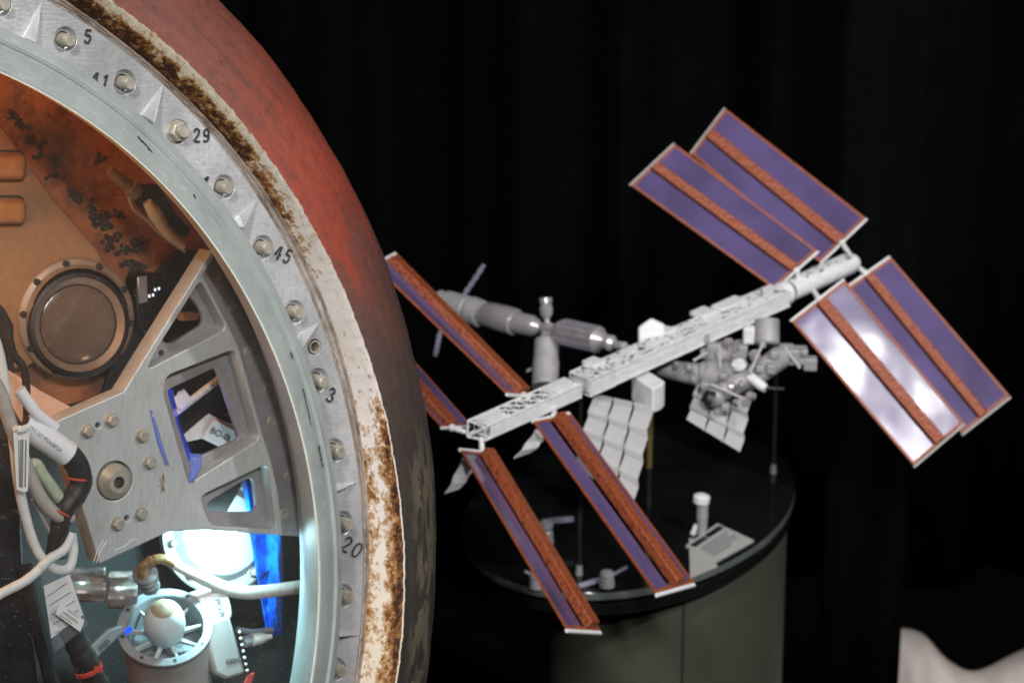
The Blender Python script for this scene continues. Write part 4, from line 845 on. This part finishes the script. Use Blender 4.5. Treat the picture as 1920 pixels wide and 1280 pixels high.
wing((1450, 541, df_), (1531, 470, df_ + .03), (1266, 272, df_ + .10), (1184, 349, df_ + .06), tp(1500, 0, .01), .5)
wing((1536, 492, db_ + .02), (1622, 409, db_ + .06), (1361, 206, db_ + .14), (1297, 290, db_ + .09), tp(1598, 0, .01), .46)
wing((1485, 604, df_ - .02), (1584, 527, df_ + .02), (1806, 792, df_ - .06), (1712, 872, df_ - .10), tp(1520, 0, -.01), .53)
wing((1588, 542, db_ + .00), (1670, 484, db_ + .035), (1892, 742, db_ - .02), (1802, 812, db_ - .06), tp(1606, 0, -.01), .46)
dn1, dn2 = dep(1005), dep(890)
wing((948, 737, dn1 - .04), (992, 740, dn1 + .05), (744, 478, dn1 + .12), (702, 500, dn1 + .02), tp(998, -.01, .012), .70, .46, .018)
wing((826, 800, dn2 - .04), (880, 797, dn2 + .05), (692, 585, dn2 + .10), (636, 590, dn2 + .01), tp(880, -.01, .0), .34, .44, .014)
wing((864, 846, dn2 - .085), (922, 852, dn2 + .015), (1124, 1182, dn2 - .26), (1060, 1178, dn2 - .36), tp(893, .012, -.01), .72, .34, .022, 0, .05)
wing((1000, 792, dn1 - .085), (1070, 778, dn1 + .015), (1299, 1092, dn1 - .24), (1228, 1112, dn1 - .34), tp(1030, .012, -.01), .58, .26, .022, 0, .07)
# accordion radiators
def flat(o):
    for p in o.data.polygons: p.use_smooth = False
def radiator(tl, tr_, br, bl_, cols, folds, amp, name='radiator', phase=0, m=MGREY):
    q = [at(*c) for c in (tl, tr_, br, bl_)]; nrm = np.cross(q[1] - q[0], q[3] - q[0]); nrm /= np.linalg.norm(nrm)
    if nrm @ CB < 0: nrm = -nrm
    root = None
    for c in range(cols):
        u0, u1 = c / cols + .018, (c + 1) / cols - .018; G_ = []
        for u in (u0, u1): G_.append([(q[0] * (1 - u) + q[1] * u) * (1 - j / folds) + (q[3] * (1 - u) + q[2] * u) * (j / folds) + nrm * amp * (1 if (j + phase) % 2 else -1) for j in range(folds + 1)])
        o = obj(name if root is None else 'radiator_leaf', MB().grid(G_), m, iss if root is None else root, sharp=10); flat(o); o.modifiers.new('thickness', 'SOLIDIFY').thickness = .0022
        root = root or o
    bk = MB()
    for c in range(1, cols):
        u = c / cols; pts = [(q[0] * (1 - u) + q[1] * u) * (1 - v) + (q[3] * (1 - u) + q[2] * u) * v - nrm * (amp + .002) for v in (0, 1)]; bk.cyl(pts[0], pts[1], .0018, None, 6)
    if cols > 1: obj('radiator_spine', bk, GREYC, root)
    return root
RADM = mat('radiator_white', (.40, .395, .40), .6, 0, .1, 40, bump=.1)
dr = dep(1165) - .03
radiator((1112, 733, dr), (1227, 757, dr + .03), (1192, 941, dr - .06), (1076, 868, dr - .09), 3, 8, .0085, m=RADM)
d2 = dep(1360) - .05
radiator((1312, 640, d2 + .05), (1408, 632, d2 + .08), (1400, 676, d2 + .02), (1312, 668, d2 + .0), 3, 2, .003, m=RADM)
radiator((1306, 712, d2 - .02), (1412, 735, d2 + .02), (1392, 845, d2 - .04), (1288, 782, d2 - .08), 3, 6, .0062, m=RADM)
radiator((868, 856, dn2 - .02), (898, 868, dn2 - .01), (864, 916, dn2 - .03), (836, 925, dn2 - .04), 1, 4, .006, m=WHT)
radiator((1006, 803, dn1 - .02), (1034, 812, dn1 - .01), (998, 848, dn1 - .03), (966, 859, dn1 - .04), 1, 4, .006, m=WHT)
# pressurised modules
def module(p0, p1, prof, m=MSILV, n=20, name='module'):
    a, b = np.asarray(p0), np.asarray(p1); Lm = np.linalg.norm(b - a); return obj(name, MB().lathe(a, b - a, [(h * Lm, r) for h, r in prof], n), m, iss, sharp=28)
dj = dep(1190) + .03; dleft = dj + .32
def dm(px): return dj + (dleft - dj) * (1190 - px) / 355
mp = lambda px, py: at(px, py, dm(px))
module(mp(822, 552), mp(838, 572), [(0, .012), (.5, .020), (1, .016)], MGREY)
module(mp(834, 567), mp(902, 588), [(0, .020), (.08, .026), (.62, .027), (.64, .0255), (.72, .0255), (.76, .029), (1, .027)], MGREY)
module(mp(903, 587), mp(966, 604), [(0, .018), (.18, .0265), (.7, .028), (.78, .0285), (1, .0265)])
module(mp(964, 604), mp(1014, 614), [(0, .0215), (.7, .0215), (.85, .017), (1, .009)])
module(mp(1012, 613), mp(1048, 621), [(0, .008), (.25, .012), (.5, .014), (.75, .012), (1, .009)])
module(mp(1026, 608), at(1023, 558, dm(1025)), [(0, .006), (.2, .006), (.4, .0125), (.62, .0135), (.75, .010), (.8, .0125), (1, .0125)])
module(mp(1026, 618), at(1022, 725, dm(1025) - .05), [(0, .010), (.14, .014), (.20, .0245), (.55, .0245), (.56, .026), (1, .026)], MGREY)
module(mp(1040, 619), mp(1136, 640), [(0, .012), (.10, .022), (.18, .0255), (.86, .0255), (.93, .018), (1, .011)])
mb = MB()
for k in range(14):
    a = mp(1056, 622.5); b = mp(1122, 637); d = b - a; d /= np.linalg.norm(d); u_ = np.cross(d, CB); u_ /= np.linalg.norm(u_); v_ = np.cross(d, u_); an = 2 * math.pi * k / 14; r_ = (u_ * math.cos(an) + v_ * math.sin(an)) * .0255; mb.cyl(a + r_, b + r_, .0016, None, 6)
obj('module_stringer', mb, LILAC, iss)
module(mp(1134, 640), mp(1152, 645), [(0, .009), (.3, .016), (.7, .016), (1, .009)]); module(mp(1150, 645), mp(1192, 656), [(0, .008), (.5, .010), (.55, .006), (1, .006)], MGREY)
for p, q_ in (((868, 556), (908, 496)), ((826, 620), (816, 668))):
    a, b = mp(*p), mp(*q_); d = b - a; sd = np.cross(d, CB); sd /= np.linalg.norm(sd); pnl = MB()
    pnl.box((a + b) / 2, d / 2, sd * .0038, CB * .001)
    for k in range(4): pnl.box(a + d * (.2 + .2 * k) + CB * .0015, d * .05, sd * .005, CB * .001)
    obj('array_panel', pnl, LILAC, iss)
mb = MB().box(at(1004, 695, dm(1004)), CR * .004, CU * .020, CB * .003); mb.box(at(995, 692, dm(1004)), CR * .008 + CU * .003, CU * .003, CB * .002); obj('side_antenna', mb, LILAC, iss)
# white blocks around the middle
def cbox(px, py, d, w_, h, dp, m=WHT, name='equipment_block', rot=0, bevel=.003):
    c = at(px, py, d); X = (TS * .75 + TD * .65); X /= np.linalg.norm(X); Y = np.cross(ZUP, X); return obj(name, MB().box(c, X * w_ / 2, Y * dp / 2, ZUP * h / 2), m, iss, bevel=bevel)
_d = dep(1222) + .03; obj('equipment_block', MB().prism([at(x, y, _d) for x, y in ((1197, 613), (1221, 596), (1247, 608), (1248, 665), (1197, 665))], -CB * .03), WHT, iss, bevel=.004)
db2 = dep(1215) - .035
_z = at(1215, 708, db2)[2]
obj('equipment_block', MB().prism([on_z(x, y, _z) for x, y in ((1184, 704), (1210, 691), (1247, 714), (1240, 722), (1224, 728))], -ZUP * .052), WHT, iss, bevel=.003)
# forward cluster
dc = dep(1340) - .07
cp = lambda px, py, o=0: at(px, py, dc + o)
module(cp(1232, 690, .06), cp(1318, 703, .03), [(0, .013), (.3, .018), (1, .024)], MGREY); module(cp(1316, 702, .03), cp(1402, 697, 0), [(0, .024), (.05, .027), (.5, .028), (.95, .026), (1, .020)], MGREY)
obj('node_sphere', MB().ball(cp(1342, 742, -.03), .0225, 14), MGREY, iss); obj('node_sphere', MB().ball(cp(1370, 726, -.035), .013, 12), MSILV, iss)
module(cp(1332, 748, -.05), cp(1322, 742, -.055), [(0, .017), (1, .012)], RUB)
module(cp(1384, 680, -.035), cp(1386, 686, -.03), [(0, .013), (1, .015)], WHT)
module(cp(1404, 705, -.03), cp(1436, 729, -.05), [(0, .009), (.1, .010), (.85, .0095), (1, .007)], WHT); module(cp(1434, 727, -.05), cp(1470, 729, -.05), [(0, .0035), (1, .003)], RUB)
module(at(1438, 600, dc + .05), at(1438, 647, dc + .04), [(0, .024), (.02, .0245), (.92, .0245), (1, .020)], MGREY)
module(cp(1398, 716, -.01), cp(1470, 664, .04), [(0, .020), (.1, .022), (.9, .023), (1, .018)], MGREY); module(cp(1352, 735, -.03), cp(1400, 708, -.01), [(0, .018), (1, .022)], MGREY)
cbox(1494, 666, dc + .05, .040, .032, .03, MGREY); cbox(1519, 681, dc + .05, .026, .026, .022, MGREY); cbox(1404, 627, dc + .03, .022, .034, .02, WHT); cbox(1392, 660, dc + .03, .018, .03, .02, MGREY); cbox(1474, 655, dc + .06, .03, .02, .02, MGREY)

for x, y, o_, w_, h_ in ((1322, 632, .02, .016, .02), (1336, 650, .0, .020, .016), (1366, 640, -.01, .014, .024), (1378, 668, -.02, .018, .014), (1416, 668, -.01, .022, .018), (1425, 690, -.03, .016, .014), (1446, 690, -.01, .018, .020), (1356, 704, -.05, .014, .012), (1408, 742, -.05, .016, .018), (1390, 720, -.06, .013, .016), (1360, 762, -.05, .016, .014), (1322, 722, -.04, .018, .014), (1292, 690, -.02, .014, .018), (1268, 684, .0, .012, .016), (1452, 664, .0, .016, .016), (1508, 660, .03, .014, .012), (1430, 645, .0, .012, .014), (1300, 712, -.03, .012, .010)):
    if RNG.random() < .6: cbox(x, y, dc + o_, w_, h_, w_, MGREY, 'equipment_block', 0, .0025)
    else: obj('fitting', MB().lathe(cp(x, y, o_), CU * RNG.uniform(-1, 1) + CR * RNG.uniform(-1, 1) + CB * .5, [(-w_ / 2, w_ * .4), (-w_ * .4, w_ * .5), (w_ * .4, w_ * .5), (w_ / 2, w_ * .3)], 14), MSILV, iss)
for p_, q_ in (((1300, 676, .0), (1352, 646, .0)), ((1405, 700, -.05), (1432, 640, .0)), ((1332, 720, -.06), (1392, 746, -.06)), ((1470, 650, .02), (1500, 690, .02)), ((1350, 690, -.05), (1350, 655, -.02))): obj('handrail', MB().cyl(cp(*p_), cp(*q_), .0028, None, 8), RADM, iss)

# ------------------------------------------------------------------ small things on the table
CRAFT = mat('craft_grey', (.34, .32, .34), .4, .2, .2, 40)
SG = 'small spacecraft models on the table'
def craft(px, py, hpx, label, wings):
    b = on_z(px, py, TZ); h = hpx * .00098; o = thing('toy_spacecraft', b, label, 'spacecraft model', SG)
    obj('fuselage', MB().lathe(b, ZUP, [(0, .012), (h * .1, .0155), (h * .55, .0135), (h * .62, .010), (h * .75, .0145), (h * .93, .012), (h, .004)], 18), CRAFT, o)
    for x0, y0, x1, y1, w_ in wings:
        d = px_of(b)[2]; a, c = at(x0, y0, d), at(x1, y1, d); v_ = c - a; s_ = np.cross(v_, CB); s_ /= np.linalg.norm(s_); obj('wing_panel', MB().box((a + c) / 2, v_ / 2, s_ * w_, CB * .001), LILAC, o)
craft(1024, 1022, 58, 'small white spacecraft model with a lilac wing between the two front solar wings', [(1028, 976, 1076, 972, .0058)])
craft(1138, 1100, 36, 'small squat spacecraft model with two lilac wings near the front table edge', [(1086, 1098, 1126, 1085, .005), (1150, 1076, 1176, 1062, .003)])
craft(1006, 1102, 34, 'small pale spacecraft model half hidden by the leftmost solar wing', [(984, 1070, 1000, 1078, .0025)])
b = on_z(1316, 1000, TZ); rk = thing('docking_column_model', b, 'small white column model with a wide cap behind the printed card', 'column model')
obj('column', MB().lathe(b, ZUP, [(0, .010), (.028, .0105), (.029, .009), (.031, .009), (.032, .0115), (.068, .0115), (.069, .009)], 18), MGREY, rk, sharp=25)
obj('cap', MB().lathe(b + ZUP * .068 - CR * .003, ZUP + CR * .1, [(0, .012), (.002, .0165), (.014, .0165), (.018, .010)], 18), WHT, rk); obj('leg', MB().cyl(b + CR * -.018, b + CR * -.012 + ZUP * .02, .006, .004, 10), WHT, rk)
CM = mat('printed_card', (.36, .36, .35), .6, 0, .1, 60)
cz = TZ + .004; q = [on_z(x, y, cz) for x, y in ((1285, 1022), (1345, 980), (1414, 1012), (1342, 1052))]
ic = thing('info_card', on_z(1350, 1015, TZ), 'grey printed information card lying near the table front', 'card')
obj('board', MB().prism(q[::-1], -ZUP * .004), CM, ic, bevel=.0006)
P = lambda u, v: (q[0] * (1 - u) + q[1] * u) * (1 - v) + (q[3] * (1 - u) + q[2] * u) * v + ZUP * .0005
mb = MB()
for v, u0, u1, wd in ((.16, .10, .44, .014), (.16, .52, .92, .014), (.38, .1, .9, .002), (.48, .1, .8, .002), (.58, .1, .9, .002), (.68, .1, .85, .002), (.78, .1, .6, .002)): mb.ribbon([P(u0, v), P(u1, v)], wd, ZUP, .0004)
obj('print', mb, BLACK, ic)
b = on_z(1318, 1062, TZ); mb = MB().prism([on_z(x, y, TZ + .003) for x, y in ((1292, 1008), (1322, 1018), (1340, 1052), (1345, 1060), (1294, 1082))], -ZUP * .003); o = obj('folded_leaflet', mb, CM); tag(o, 'folded pale leaflet between the printed card and the table edge', 'leaflet')

# pale draped cloth at the lower right
D = 8.0; top = [(1660, 1172), (1690, 1173), (1716, 1177), (1740, 1188), (1764, 1226), (1790, 1242), (1812, 1256), (1842, 1252), (1872, 1236), (1900, 1220), (1930, 1208), (1990, 1190)]
tx = np.interp(np.linspace(1660, 1990, 60), [a for a, _ in top], [a for a, _ in top]); ty = np.interp(tx, [a for a, _ in top], [b for _, b in top]); ty = np.convolve(np.pad(ty, 3, 'edge'), np.ones(7) / 7, 'valid')
P = []
for i, (x, y) in enumerate(zip(tx, ty)):
    r_ = []
    for j in range(24):
        t_ = j / 23; r_.append(at(x, y + 300 * t_ ** 1.3, D + .16 * (1 - math.sqrt(max(0, 1 - (1 - min(1, t_ * 2.5)) ** 2))) - .035 * math.sin(i * .16 + t_ * 3.) * t_ - .008 * math.sin(i * .4 - t_ * 7)))
    P.append(r_)
o = obj('draped_cloth', MB().grid(P), CLOTH, sharp=80); o.modifiers.new('thickness', 'SOLIDIFY').thickness = .01; tag(o, 'pale draped cloth with a dipped top beside the black curtain', 'cloth')
